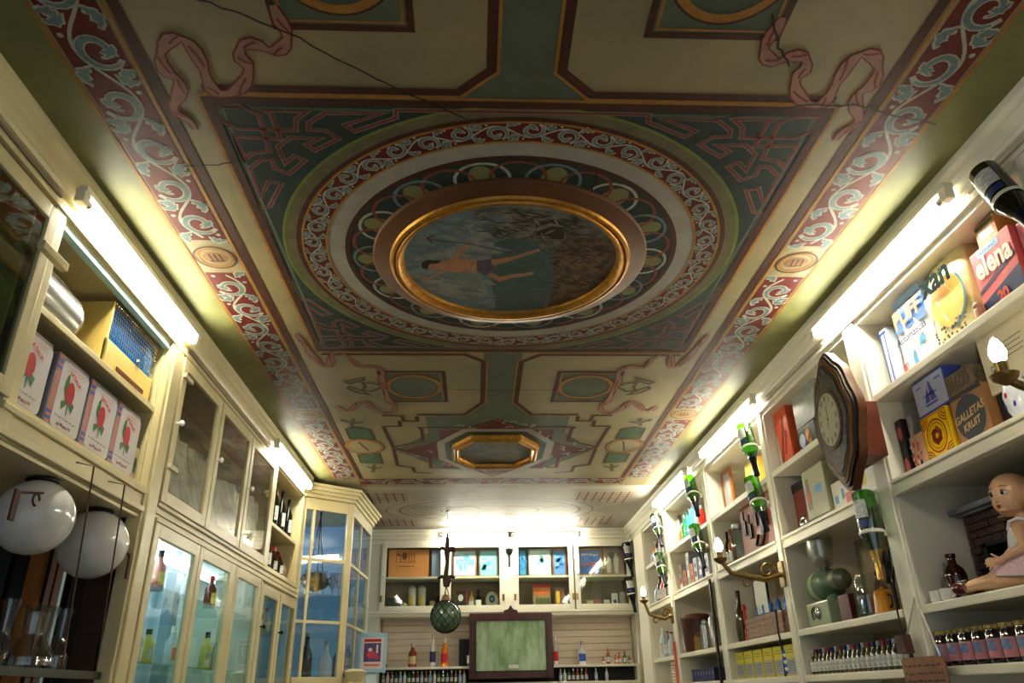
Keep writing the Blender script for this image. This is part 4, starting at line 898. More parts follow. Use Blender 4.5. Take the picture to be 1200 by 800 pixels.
ochre = M('ochre_enamel', (.86, .58, .14), .3, noise=(12, .15)); lathe_part(t, 'body', [(.045, 0), (.048, .004), (.042, .085), (.038, .09)], ochre, 22); lathe_part(t, 'lid', [(.040, .09), (.036, .10), (.012, .11), (.008, .118), (0, .12)], ochre, 22)
MB().tube([(.04, 0, .08), (.068, 0, .075), (.07, 0, .035), (.045, 0, .025)], .005, 6).build('handle', black, t, smooth=True); MB().tube([(-.04, 0, .04), (-.062, 0, .06), (-.072, 0, .085)], [.010, .007, .005], 8).build('spout', ochre, t, smooth=True)
t = rthing('iron_stand', 'black wrought iron stand with curled arms above the coffee pot', 'stand', 3.60, S3, 1.95)
for k, (a_x, hh) in enumerate(((-.14, .33), (-.07, .25), (.06, .30), (.10, .22))): MB().tube([(0, 0, .0), (0, 0, hh*.6), (a_x*.3, 0, hh*.95), (a_x*.7, 0, hh), (a_x, 0, hh*.88), (a_x*1.05, 0, hh*.75), (a_x*.85, 0, hh*.72)], .004, 6).build('arm', iron, t, smooth=True)
lathe_part(t, 'foot', [(.06, 0), (.06, .006), (.01, .012), (0, .013)], iron, 16)
for i, (dy, hh) in enumerate(((0, .26), (.05, .22), (-.04, .24))):
    t = rthing('kitchen_syringe', ('tall', 'middle', 'short')[i]+' white-headed kitchen utensil standing behind the grinder motor', 'utensil', 4.38-.02*i+dy*.4, S3, 1.98+.03*i, 'kitchen utensils behind the grinder')
    MB().tube([(0, 0, 0), (dy, 0, hh)], .005, 6).build('shaft', steel, t); MB().ball((dy*1.05, 0, hh+.01), .018, 10, (1, 1, .7)).build('head', white, t, smooth=True)
# ---- bay with the framed picture
t = rthing('framed_picture', 'pale picture in an orange-brown wooden frame leaning in the top shelf', 'picture', 5.68-.08, S1, 1.90)
MB().box(-.11, -.085, -.0, .02, 0, .33, .003).box(.085, .11, 0, .02, 0, .33, .003).box(-.085, .085, 0, .02, .305, .33, .003).box(-.085, .085, 0, .02, 0, .025, .003).build('frame', owood, t); box('print', card((.78, .78, .76), .2), t, -.085, .085, .008, .012, .025, .305)
t, w_, h = carton('yellow_box', 'bright yellow cardboard box on the top shelf beside the strapped bottle', 'box', 4.95, 5.22, S1+.03, .22, .12, card((.95, .80, .35)), 1.92)
flat('print', paper, t, [disc(.05, .12, .06, .05)], (0, -.001, 0)); flat('print', skyc, t, [disc(-.07, .05, .03, .03)], (0, -.001, 0)); flat('print', orange, t, [rect(.08, .12, .03, .12)], (0, -.001, 0))
t, w_, h = carton('tray', 'small white tray in front of the bright yellow box', 'tray', 4.90, 5.30, S1, .028, .12, paper, 1.84); flat('print', pink, t, [rect(-.18, -.05, .008, .02)], (0, -.001, 0))
t = rthing('copper_plaque', 'large copper-coloured plaque with dark hanging tools', 'plaque', 5.02, S2, 1.88); box('panel', M('terracotta', (.62, .36, .27), .5, noise=(5, .25)), t, -.33, .33, 0, .03, 0, .36, .004)
for k, (x_, z_) in enumerate(((-.22, .26), (-.12, .22), (.0, .28), (.10, .20), (.18, .25))):
    MB().tube([(x_, -.01, z_+.06), (x_, -.012, z_)], .006, 6).box(x_-.024, x_+.024, -.016, -.006, z_-.10, z_, .003).build('tool', iron, t)
MB().tube([(.02, -.012, .12), (-.04, -.012, .06), (.06, -.012, .05), (.12, -.012, .09)], .010, 6).build('tool', iron, t, smooth=True)
for i, y in enumerate((5.68, 5.60)):
    t = rthing('dark_bottle', ('tall slim dark bottle at the far end of the plaque shelf', 'slim amber bottle beside the copper plaque')[i], 'bottle', y, S2, 1.88)
    lathe_part(t, 'body', [(.025, 0), (.028, .005), (.028, .16), (.011, .21), (.011, .27), (0, .271)], (darkg, M('amber', (.60, .32, .06), .1, coat=1))[i], 16); wrap(t, 'label', lab_w, .0286, .04, .11)
t = rthing('glass_globe_jar', 'clear glass jar with striped lid behind the wall lamp bulb', 'jar', 5.42, S2, 1.88); lathe_part(t, 'glass', [(.05, 0), (.06, .02), (.06, .20), (.04, .24)], clearg, 20); lathe_part(t, 'lid', [(.042, .24), (.044, .245), (.044, .27), (0, .272)], steel, 20)
# lower: bottle, red tool, framed card, woven tray, basket of blue bottles
t = rthing('oil_bottle', 'olive oil bottle with a dark neck standing left of the red clamp', 'bottle', 5.62, S3, 1.88)
lathe_part(t, 'body', [(.036, 0), (.04, .005), (.04, .19), (.015, .25), (.014, .32)], M('olive_glass', (.25, .24, .07), .1, coat=1), 18); lathe_part(t, 'cap', [(.016, .30), (.016, .35), (0, .351)], black, 12)
t = rthing('red_clamp', 'upright bright red metal clamp beside the olive oil bottle', 'tool', 5.47, S3, 1.86); MB().tube([(0, 0, .0), (0, 0, .24)], .010, 8).build('bar', red, t); MB().box(-.02, .02, -.012, .012, 0, .03, .003).box(-.018, .018, -.012, .012, .20, .23, .003).build('jaw', red, t)
t = rthing('framed_card', 'white card in a thin black frame standing above the woven basket', 'picture', 5.28, 1.955, 1.92)
MB().box(-.13, -.12, 0, .015, 0, .24).box(.12, .13, 0, .015, 0, .24).box(-.12, .12, 0, .015, .23, .24).box(-.12, .12, 0, .015, 0, .01).build('frame', black, t); box('card', card((.86, .88, .82)), t, -.12, .12, .005, .01, .01, .23)
t = rthing('woven_rack', 'cane lattice rack leaning at the back of the basket shelf', 'rack', 4.80, S3, 2.06); can = M('cane', (.60, .48, .34), .6)
m_ = MB()
for k in range(-6, 12):
    for s_ in (1, -1):
        x0_ = -.22+.05*k; pts = [(x0_, s_*.002, 0), (x0_+s_*.42, s_*.002, .42)]
        # clip to the panel
        q = [(x0_+s_*u*.42, s_*.002, u*.42) for u in [i/10 for i in range(11)] if abs(x0_+s_*u*.42) <= .22]
        if len(q) > 1: m_.tube([q[0], q[-1]], .004, 4)
m_.build('lattice', can, t); MB().box(-.23, -.22, -.01, .01, 0, .43).box(.22, .23, -.01, .01, 0, .43).box(-.22, .22, -.01, .01, .42, .43).build('rim', can, t)
t = rthing('woven_basket', 'long pale straw basket holding blue bottles', 'basket', 5.12, S3, 1.86); straw = M('straw', (.72, .60, .52), .8, noise=(70, .5), bump=1.0)
m_ = MB()
for k in range(9):
    z_ = .008+.0155*k; e_ = .004*(k % 2)
    m_.box(-.33-e_, .33+e_, -.005-e_, .015, z_-.008, z_+.008, .004).box(-.33-e_, .33+e_, .145, .16+e_, z_-.008, z_+.008, .004).box(-.33-e_, -.315, .0, .16, z_-.008, z_+.008, .004).box(.315, .33+e_, .0, .16, z_-.008, z_+.008, .004)
m_.box(-.32, .32, 0, .15, .002, .01); m_.build('wicker', straw, t)
bb = None; blg = M('blue_plastic', (.12, .38, .72), .25)
for i in range(9):
    y = 5.40-.066*i
    if bb is None:
        bb = rthing('blue_bottle', 'x', 'bottle', y, S3+.012, 1.93, 'blue bottles in the straw basket'); lathe_part(bb, 'body', [(.026, 0), (.028, .005), (.028, .13), (.012, .16), (.012, .175)], blg, 14); lathe_part(bb, 'cap', [(.014, .172), (.014, .20), (.006, .205), (.005, .225), (0, .226)], blg, 12); o = bb
    else: o = dup(bb, (1.93+.02*(i % 2), y, S3+.012))
    o['label'] = 'blue plastic bottle in the straw basket, %s from the framed card' % ['nearest', 'second', 'third', 'fourth', 'fifth', 'sixth', 'seventh', 'eighth', 'farthest'][i]
for i in range(6):
    t, w_, h = carton('yellow_carton', 'yellow carton with grey lower half, %s from the far upright' % ['first', 'second', 'third', 'fourth', 'fifth', 'sixth'][i], 'carton', 5.72-.185*i, 5.56-.185*i, S4, .17, .10, card((.86, .80, .18)), 1.84, group='yellow cartons in a row')
    flat('print', card((.66, .66, .68)), t, [rect(-.072, .072, .01, .095)], (0, -.001, 0)); flat('print', card((.55, .50, .12)), t, [rect(-.06, .06, .125, .13), rect(-.05, .05, .14, .145)], (0, -.001, 0)); flat('print', gry, t, [rect(-.06, .06, .03+.012*k, .033+.012*k) for k in range(5)], (0, -.002, 0))
t = rthing('blue_bowl', 'small deep blue patterned bowl left of the grinder motor', 'bowl', 4.405, S3, 1.99); lathe_part(t, 'bowl', [(.02, 0), (.028, .005), (.03, .06), (.026, .058)], M('cobalt', (.15, .32, .62), .2, noise=(60, .5), col2=(.7, .78, .88)), 16)
t = rthing('pink_mug', 'pinkish white mug tucked beside the straw basket', 'mug', 5.535, S3, 1.90); cup(t, .03, .08, card((.85, .70, .66)))
for i, (y_, hh_) in enumerate(((5.36, .20), (5.29, .14))):
    t = rthing('painted_tool_jar', ('tall', 'short')[i]+' white jar with blue bands beside the copper-coloured plaque', 'jar', 5.42-.12*i+.11, S2, 2.02); lathe_part(t, 'body', [(.035, 0), (.04, .01), (.04, hh_*.8), (.025, hh_)], M('glazed_white', None), 18); lathe_part(t, 'band', [(.0405, hh_*.3), (.0408, hh_*.3), (.0408, hh_*.4), (.0405, hh_*.4)], blue, 18)
# ---- siphon bay
for i, (y, cl, hh) in enumerate(((7.06, (.72, .70, .66), .30), (6.96, (.90, .42, .2), .20), (6.86, (.12, .55, .25), .26), (6.76, (.20, .58, .50), .31), (6.66, (.35, .68, .85), .27), (6.55, (.40, .70, .90), .33), (6.43, (.62, .82, .80), .30), (6.30, (.85, .20, .16), .22))):
    nm = ('clear', 'orange', 'dark green', 'teal', 'sky blue', 'tall pale blue', 'pale aqua', 'red')[i]
    t = rthing('siphon_bottle', nm+' glass siphon bottle on the top shelf of the pot bay', 'bottle', y, S1, 1.90); gm = M('tint_'+nm.replace(' ', '_'), cl, .12, coat=1)
    lathe_part(t, 'body', [(.036, 0), (.04, .006), (.038, hh*.55), (.018, hh*.75), (.014, hh*.86)], gm, 16); lathe_part(t, 'head', [(.016, hh*.85), (.016, hh*.95), (.008, hh), (0, hh+.002)], steel, 10); MB().tube([(0, 0, hh*.93), (-.03, 0, hh*.95), (-.04, 0, hh*.88)], .005, 6).build('spout', steel, t, smooth=True)
for i, (y0, y1, hh, c_, nm) in enumerate(((7.10, 7.02, .24, (.80, .78, .74), 'white and red labelled bottle box'), (6.98, 6.86, .17, (.72, .38, .22), 'terracotta jar box'), (6.83, 6.73, .30, (.60, .60, .64), 'tall grey box'), (6.71, 6.63, .19, (.88, .55, .25), 'orange box'), (6.60, 6.50, .22, (.78, .80, .88), 'white and violet box'), (6.46, 6.36, .21, (.25, .27, .55), 'indigo patterned box'), (6.28, 6.16, .20, (.70, .72, .76), 'pale grey box'))):
    t, w_, h = carton('shelf_box', nm+' on the middle shelf of the pot bay', 'box', y1, y0, S2, hh, .10, card(c_), 1.86); flat('print', (red, gry, paper, red, navy, paper, navy)[i], t, [rect(-w_*.35, w_*.35, hh*.3, hh*.5), disc(0, hh*.72, w_*.2, w_*.2, 10)], (0, -.001, 0))
t = rthing('brown_pot', 'large dark brown ceramic pot with a lid of folded cloth', 'pot', 6.90, S3, 1.92)
lathe_part(t, 'body', [(.11, 0), (.12, .01), (.135, .25), (.14, .255), (.14, .275), (.12, .278)], M('brown_ceramic', (.30, .13, .09), .3), 24); lathe_part(t, 'lid', [(.125, .278), (.12, .30), (.04, .315), (0, .318)], M('brown_ceramic2', (.40, .20, .12), .3), 20)
for i, (y, hh, r_) in enumerate(((6.66, .15, .045), (6.55, .22, .042), (6.48, .24, .038), (6.38, .30, .040))):
    t = rthing('metal_canister', ('short gilt', 'pale blue enamel', 'tall nickel', 'tall grey')[i]+' canister beside the brown pot', 'canister', y, S3, 1.86+.05*(i % 2))
    lathe_part(t, 'body', [(r_, 0), (r_, hh*.75), (r_*.6, hh*.82)], (brass, card((.66, .72, .82)), chrome, steel)[i], 18); lathe_part(t, 'lid', [(r_*.7, hh*.82), (r_*.72, hh*.9), (r_*.2, hh*.95), (0, hh)], (brass, card((.66, .72, .82)), chrome, steel)[i], 18)
t = rthing('white_cable', 'white cable hanging in a loop over the brown pot', 'cable', 7.06, S3, 1.84); MB().tube([(-.0, 0, .16), (.01, -.02, .10), (.04, -.02, .04), (.09, -.01, .006), (.13, 0, .006)], .006, 6).build('cord', white, t, smooth=True)
for i in range(8):
    t, w_, h = carton('blue_book', 'dark blue book spine, %s from the far end of the lowest shelf' % ['first', 'second', 'third', 'fourth', 'fifth', 'sixth', 'seventh', 'eighth'][i], 'book', 7.10-.085*i, 7.025-.085*i, S4, .10, .12, card((.12, .17, .38)), 1.88, group='blue books on the lowest shelf')
    flat('spine_label', card((.4, .45, .6)), t, [rect(-.02, .02, .05, .08)], (0, -.001, 0))
# ---- farthest bay
for i, (y, hh, c_, zz, nm) in enumerate(((8.10, .16, (.75, .80, .92), S1, 'pale blue jar'), (7.98, .22, (.90, .55, .30), S1, 'orange bottle'), (7.85, .26, (.30, .10, .08), S1, 'dark maroon bottle'), (7.70, .30, (.20, .18, .16), S1, 'black bottle'), (7.55, .28, (.80, .66, .45), S1, 'tan bottle'),
        (8.10, .20, (.62, .72, .85), S2, 'pale blue bottle'), (7.95, .26, (.12, .30, .12), S2, 'dark green bottle'), (7.82, .24, (.85, .35, .50), S2, 'pink bottle'), (7.68, .22, (.35, .12, .14), S2, 'wine red bottle'), (7.50, .25, (.80, .80, .85), S2, 'white bottle'),
        (8.05, .28, (.80, .85, .86), S3, 'tall clear bottle'), (7.86, .24, (.55, .60, .62), S3, 'grey bottle'), (7.70, .22, (.70, .75, .78), S3, 'glass bottle'))):
    t = rthing('shelf_bottle', nm+', %s shelf of the farthest bay' % {S1: 'top', S2: 'middle', S3: 'lower'}[zz], 'bottle', y, zz, 1.88)
    lathe_part(t, 'body', [(.04, 0), (.042, .006), (.042, hh*.6), (.016, hh*.78), (.014, hh*.95)], M('tone_'+nm.replace(' ', '_'), c_, .2, coat=.6), 14); lathe_part(t, 'cap', [(.016, hh*.93), (.016, hh), (0, hh+.001)], (black, white, red)[i % 3], 10); wrap(t, 'label', lab_w, .0426, hh*.15, hh*.5)
t = rthing('louvre_panel', 'white louvred vent panel in the farthest lower bay', 'vent', 7.45, S4, 1.83); MB().box(-.18, -.165, 0, .02, 0, .19).box(.165, .18, 0, .02, 0, .19).box(-.18, .18, 0, .02, .175, .19).build('frame', ivory, t)
sl = box('slat', ivory, t, -.165, .165, 0, .016, 0, .012)
sl.location.z = .012
for k in range(1, 7): o = sl.copy(); COL.objects.link(o); o.parent = t; o.location.z = .012+.024*k
t = rthing('hanging_rope', 'coral-coloured twisted cord hanging on the far upright', 'cord', 7.20, 1.55, 1.775); MB().tube([(.004*math.sin(k), 0, .36*k/14) for k in range(15)], .012, 6).build('strand', card((.85, .35, .25)), t, smooth=True)
t = tag(box('switch_box', white, None, 1.86-.02, 1.93, YB-.03, YB, 1.93, 2.09, .006), 'small white switch box on the far corner panel', 'switch')
t.location.y = 0
# ---- wall lamps with candle bulbs
bulbm = M('bulb_glow', (1, .93, .80), .4, emit=BULB)
def sconce(y, z, L, label, zb):
    t = rthing('wall_lamp', label, 'lamp', y, z, XR-.012, 'brass candle wall lamps')
    MB().prism([(-.03, -.07), (.03, -.07), (.036, 0), (.03, .07), (-.03, .07), (-.036, 0)], -.014, 0).build('back_plate', brass, t)
    pts = [(0, -.01, .0), (0, -L*.3, -.03+.0), (0, -L*.6, -.01), (0, -L*.85, .01), (0, -L, zb-.05)]
    MB().tube(pts, [.014, .017, .016, .014, .012], 10).build('arm', brass, t, smooth=True)
    MB().tube([(0, -L*.25+.05*math.cos(u)*(1-u/9), .02+.05*math.sin(u)*(1-u/9)) for u in [k*.5 for k in range(15)]], .008, 8).build('scroll', brass, t, smooth=True)
    MB().tube([(0, -L*.62+.035*math.cos(u)*(1-u/9), -.045+.035*math.sin(u)*(1-u/9)) for u in [k*.5 for k in range(13)]], .007, 8).build('scroll', brass, t, smooth=True)
    MB().lathe([(.008, zb-.07), (.034, zb-.052), (.040, zb-.038), (.016, zb-.035), (.018, zb)], c=(0, -L, 0)).build('cup', brass, t, smooth=True)
    MB().lathe([(.012, zb-.03), (.014, zb-.012), (.014, zb)], c=(0, -L, 0)).build('candle_holder', M('holder_grey', (.5, .45, .42), .4), t, smooth=True)
    MB().lathe([(.010, zb), (.020, zb+.012), (.024, zb+.032), (.018, zb+.055), (.008, zb+.074), (0, zb+.082)], c=(0, -L, 0), seg=16).build('bulb', bulbm, t, smooth=True)
sconce(4.49, 2.11, .36, 'brass wall lamp with lit candle bulb in front of the plaque bay', .13)
sconce(7.20, 2.13, .25, 'brass wall lamp with lit candle bulb near the far corner', .17)
sconce(1.98, 2.28, .25, 'brass wall lamp with lit candle bulb nearest the camera', .08)
# ---- hanging card, ropes, bells
t = rthing('hanging_card', 'brown card with handwritten lines hung on a white string', 'sign', 3.16, 1.475, 1.755)
box('board', M('brown_card', (.55, .36, .25), .6, noise=(20, .2)), t, -.155, .155, 0, .006, 0, .135)
scrib(t, M('ink', (.18, .12, .12), .6), -.135, .135, (.10, .072, .044, .016), -.001, .007)
for a_, b_ in (((-.14, -.002, .13), (.0, .03, .36)), ((.14, -.002, .13), (.0, .03, .36))): MB().tube([a_, b_], .004, 5).build('string', card((.78, .74, .70)), t)
t = rthing('rusty_bell', 'small rusty cowbell hanging on a dark cord', 'bell', 3.235, 1.625, 1.74); rust = M('rust', (.32, .19, .14), .7, noise=(30, .3))
MB().prism([(-.036, 0), (.036, 0), (.028, .07), (-.028, .07)], -.018, .018).build('body', rust, t); MB().tube([(0, 0, .07), (.003, 0, .16), (-.004, 0, .33)], .004, 5).build('cord', iron, t); MB().tube([(0, 0, .33), (-.02, 0, .36), (.0, 0, .40), (.02, 0, .36), (.0, 0, .33), (.012, -.01, .30), (-.015, 0, .28)], .010, 6).build('iron_hook', iron, t, smooth=True)
t = rthing('pepper_string', 'hanging string of dark beads and blue trinkets beside the yellow cartons', 'trinket', 4.62, 1.57, 1.76)
MB().tube([(0, 0, .36), (-.012, 0, .24), (.01, 0, .12), (-.005, 0, .0)], .006, 6).build('cord', iron, t, smooth=True)
for k in range(7): MB().ball((.02+.004*(k % 2), 0, .02+.018*k), .010, 8).build('bead', (blg, white)[k % 2], t, smooth=True)
t = rthing('iron_bar', 'long dark iron bar hanging on the upright by the brown pot', 'bar', 5.90, 1.45, 1.765); box('bar', iron, t, -.016, .016, 0, .015, 0, .82)
# ---------------------------------------------------------------- the doll
def voxel(bm_, name, mat, parent, vox, smooth_it=3):
    me = bpy.data.meshes.new('tmp'); bm_.to_mesh(me); bm_.free(); o = bpy.data.objects.new('tmp', me); COL.objects.link(o)
    r_ = o.modifiers.new('r', 'REMESH'); r_.mode = 'VOXEL'; r_.voxel_size = vox; s_ = o.modifiers.new('s', 'SMOOTH'); s_.iterations = smooth_it; s_.factor = .6
    dg = bpy.context.evaluated_depsgraph_get(); m2 = bpy.data.meshes.new_from_object(o.evaluated_get(dg)); bpy.data.objects.remove(o); bpy.data.meshes.remove(me)
    m2.name = name; m2.materials.clear(); m2.materials.append(mat); m2.polygons.foreach_set('use_smooth', [True]*len(m2.polygons))
    q = bpy.data.objects.new(name, m2); COL.objects.link(q); q.parent = parent; return q
def blob(m, a, b, ra, rb, n=7):
    a, b = Vector(a), Vector(b)
    for i in range(n+1): t_ = i/n; m.ball(a.lerp(b, t_), ra+(rb-ra)*t_, 12)
doll = thing('baby_doll', 'bald old baby doll in a pink and white dress seated before the fireplace', 'doll', (1.965, 2.66, S3), -PI/2)
# local axes: -x towards the far end of the room (the way the doll looks), -y towards the room
skin = M('doll_skin', (.92, .72, .56), .28, noise=(9, .15), coat=.3)
m = MB()
blob(m, (0, 0, .06), (.0, 0, .20), .062, .050); m.ball((0, 0, .05), .066, 14, (1, 1.05, .8)); blob(m, (0, 0, .22), (-.003, 0, .262), .022, .020)      # trunk, neck
for s_ in (-1, 1): blob(m, (0, s_*.045, .20), (0, s_*.062, .195), .026, .024)
# legs lie forward along the shelf
blob(m, (-.03, -.04, .040), (-.13, -.055, .036), .036, .029); blob(m, (-.13, -.055, .036), (-.205, -.050, .030), .028, .019); blob(m, (-.205, -.05, .026), (-.245, -.052, .022), .018, .015)
blob(m, (-.03, .04, .040), (-.12, .035, .040), .036, .028); blob(m, (-.12, .035, .040), (-.185, .030, .034), .026, .019); blob(m, (-.185, .03, .03), (-.218, .025, .026), .017, .014)
# near arm bends forward over the lap, hand with five fingers
blob(m, (.0, -.068, .195), (.015, -.092, .135), .024, .020); blob(m, (.015, -.092, .135), (-.062, -.088, .105), .019, .012)
hx, hy, hz = -.074, -.088, .100
blob(m, (hx, hy, hz), (hx-.018, hy, hz-.004), .0125, .012, 4)
for k, (dz, L, dr) in enumerate(((.012, .026, .10), (.004, .030, 0), (-.004, .028, -.12), (-.012, .021, -.3))):
    a_ = Vector((hx-.024, hy-.002, hz-.004+dz)); b_ = a_+Vector((-L*.55, -.002, dr*L*.5)); c_ = b_+Vector((-L*.42, .004, dr*L*.5-.006)); blob(m, a_, b_, .0046, .0042, 5); blob(m, b_, c_, .0042, .0036, 4)
blob(m, (hx-.006, hy-.006, hz+.008), (hx-.022, hy-.010, hz+.022), .0052, .0042, 5)
# far arm reaches down beside the body
blob(m, (.0, .068, .195), (-.035, .088, .14), .024, .019); blob(m, (-.035, .088, .14), (-.10, .075, .115), .018, .012); blob(m, (-.10, .075, .115), (-.125, .072, .108), .012, .009)
# head: high round forehead, full cheeks, small chin
hc = Vector((-.012, -.004, .325))
m.ball(hc+Vector((.008, 0, .012)), .074, 24, (1.06, .94, .98)); m.ball(hc+Vector((-.022, 0, -.022)), .054, 18, (.95, .98, .92)); m.ball(hc+Vector((-.030, -.026, -.028)), .024, 12); m.ball(hc+Vector((-.030, .026, -.028)), .024, 12)
m.ball(hc+Vector((-.055, 0, -.054)), .016, 12); m.ball(hc+Vector((-.074, 0, -.018)), .0085, 10); m.ball(hc+Vector((-.070, 0, -.006)), .007, 10); m.ball(hc+Vector((-.068, 0, -.040)), .008, 10, (1, 1.6, .6))
for s_ in (-1, 1): m.ball(hc+Vector((.012, s_*.070, -.010)), .016, 12, (.75, .45, 1.1))
RH = Matrix.Rotation(1.2, 4, 'Z')
for v in m.b.verts:
    if v.co.z > .262+.0: v.co = hc+RH @ (v.co-hc)
voxel(m.b, 'body', skin, doll, .0026, 4)
doll_before = set(bpy.data.objects)
# turn of the head towards the room is carried by the features
R_ = Matrix.Rotation(0, 3, 'Z')
dk = M('doll_dark', (.10, .07, .06), .25)
for s_ in (-1, 1):
    e_ = MB().ball(hc+Vector((-.0615, s_*.023, .004)),   .0112, 14, (.6, 1.2, .85)).build('eye', M('eye_white', (.85, .84, .80), .15), doll, smooth=True)
    MB().ball(hc+Vector((-.0665, s_*.023, .004)), .0072, 12, (.6, 1, 1)).build('iris', M('eye_blue', (.14, .20, .28), .1), e_, smooth=True)
    MB().tube([hc+Vector((-.0655, s_*.012, .010)), hc+Vector((-.0685, s_*.022, .0145)), hc+Vector((-.062, s_*.034, .010))], .0016, 6).build('lash', dk, e_, smooth=True)
    MB().tube([hc+Vector((-.066, s_*.012, .027)), hc+Vector((-.064, s_*.025, .031)), hc+Vector((-.054, s_*.039, .025))], .0014, 6).build('eyebrow', M('brow', (.50, .30, .18), .5), doll, smooth=True)
MB().ball(hc+Vector((-.0735, 0, -.0385)), .0062, 12, (.6, 1.5, .55)).ball(hc+Vector((-.072, 0, -.0445)), .0055, 12, (.6, 1.3, .55)).build('mouth', M('lip_red', (.58, .10, .10), .3), doll, smooth=True)
for o_ in [o for o in bpy.data.objects if o not in doll_before]:
    if o_.data:
        for v in o_.data.vertices: v.co = hc+RH @ (v.co-hc)
# dress: white bodice, pink skirt
drp = M('pink_gingham', (.90, .70, .74), .8, noise=(120, .25), col2=(.95, .86, .88)); drw = M('white_cotton', (.90, .90, .92), .8, noise=(60, .1))
MB().lathe([(.070, .135), (.066, .16), (.060, .19), (.052, .213), (.049, .213), (.056, .185), (.062, .15)], seg=40).build('bodice', drw, doll, smooth=True)
for s_ in (-1, 1): MB().tube([(-.045, s_*.030, .205), (-.030, s_*.040, .232), (.0, s_*.044, .238), (.030, s_*.040, .228), (.045, s_*.030, .205)], .006, 8).build('shoulder_strap', drw, doll, smooth=True)
b = bmesh.new(); rows = []
for j in range(11):
    v_ = j/10; row = []
    for i in range(64):
        a_ = 2*PI*i/64; fl = 1+.05*v_*math.sin(11*a_); rr = (.068+.036*v_**.8)*fl; fx = 1.0+(.55*v_ if math.cos(a_) < 0 else .05*v_)
        row.append(b.verts.new((rr*math.cos(a_)*fx, rr*math.sin(a_), .145-.105*v_-(.0 if math.cos(a_) > 0 else -.018*v_*abs(math.cos(a_))))))
    rows.append(row)
for j in range(10):
    for i in range(64): b.faces.new((rows[j][i], rows[j][(i+1) % 64], rows[j+1][(i+1) % 64], rows[j+1][i]))
mm = MB(); mm.b.free(); mm.b = b; sk = mm.build('skirt', drp, doll, smooth=True, angle=80)
hem = MB().tube([tuple(v) for v in [sk.data.vertices[10*64+i].co for i in range(64)]], .0028, 6, closed=True).build('hem', drw, sk, smooth=True)
for (x_, y_, z_) in ((-.245, -.052, .024), (-.218, .025, .026)):
    sh = MB().ball((x_-.004, y_, z_), .024, 16, (1.25, .85, .95)).build('shoe', M('maroon_shoe', (.34, .08, .09), .3, coat=.5), doll, smooth=True)
    MB().tube([(x_+.022+.0*k, y_+.019*math.cos(k*PI/6), z_+.006+.017*math.sin(k*PI/6)) for k in range(12)], .0024, 5, closed=True).build('ankle_strap', M('maroon_shoe', None), sh, smooth=True)
MB().tube([(.045, -.075, .19), (.05, -.09, .16), (.05, -.09, .12)], .010, 8).build('ribbon', M('aqua_ribbon', (.55, .75, .78), .6), doll, smooth=True)
doll.rotation_euler = (0, 0, -PI/2+.62)
# ---------------------------------------------------------------- left: open cabinet contents
def lcarton(name, label, cat, y0, y1, z, h, d, mat, x=XL-.04, bev=.004, group=None, turn=0):
    t = lthing(name, label, cat, (y0+y1)/2, z, x, group, turn); w_ = abs(y1-y0); box('body', mat, t, -w_/2, w_/2, 0, d, 0, h, bev); return t, w_, h
tin_m = M('tin_lilac', (.58, .56, .60), .35, .2, noise=(30, .15)); tin_w = M('tin_white', (.76, .74, .74), .3)
tint = None
for i, (y0, y1, nm) in enumerate(((2.30, 2.56, 'flower tin partly hidden by the near stile, first in the row'), (2.58, 2.84, 'flower tin with red bloom, second in the row'), (2.85, 3.09, 'flower tin with red bloom, third in the row'), (3.10, 3.335, 'flower tin with red bloom, last in the row next to the small card'))):
    yy = (y0+y1)/2
    if tint is None:
        w_ = .235; t = tint = lthing('flower_tin', nm, 'tin', yy, 2.378, XL-.03, 'white tins with red flowers')
        box('body', tin_m, t, -w_/2, w_/2, 0, .16, 0, .285, .008)
        rr = .02; pn = []
        for cx, cz, a0 in ((.04+.048-rr, .02+rr, -PI/2), (.04+.048-rr, .27-rr, 0), (-.088+.035, .27-rr, PI/2), (-.088+.035, .02+rr, PI)): pn += [(cx+rr*math.cos(a0+k*PI/8), cz+rr*math.sin(a0+k*PI/8)) for k in range(5)]
        pn = [(x_*1.25+.012, z_) for x_, z_ in pn]
        flat('front_panel', tin_w, t, [pn], (0, -.001, 0))
        flat('edge_column', orange, t, [rect(-.108, -.102, .0, .28), rect(-.096, -.090, .0, .28)], (0, -.0008, 0)); flat('edge_ring', blue, t, [rect(-.116, -.084, .035, .045), rect(-.116, -.084, .058, .066), rect(-.116, -.084, .225, .235), rect(-.116, -.084, .25, .26)], (0, -.0016, 0))
        flat('flower', M('flower_red', (.72, .10, .10), .4, noise=(120, .5)), t, [disc(.008, .165, .030, .044, 20)], (0, -.0022, 0))
        flat('leaf', M('leaf_print', (.12, .38, .14), .5), t, [[(.0, .125), (-.03, .09), (-.042, .12), (-.02, .13)], [(.01, .125), (.04, .095), (.052, .13), (.03, .14)], [(-.02, .14), (-.04, .17), (-.038, .21), (-.022, .19)], [(-.022, .18), (-.036, .215), (-.02, .235), (-.012, .2)], [(.002, .12), (.006, .08), (.012, .08), (.012, .12)]], (0, -.0019, 0))
        text('LA DALIA', .022, red, t, .025, .225, -.0026, rot=.35, bold=.001)
        scrib(t, M('faint_rose', (.78, .55, .52), .5), -.04, .085, (.252, .24), -.0026, .004); scrib(t, gry, -.065, .09, (.062,), -.0026, .004, 3); scrib(t, rd, -.04, .06, (.034,), -.0026, .010, 4)
    else: dup(tint, (XL-.03, yy, 2.378), label=nm)
t, w_, h = lcarton('small_card', 'small printed card leaning beside the last flower tin', 'card', 3.355, 3.405, 2.378, .16, .02, card((.75, .68, .52)))
flat('print', P_leaf, t, [disc(0, .08, .015, .04, 8)], (0, -.001, 0))
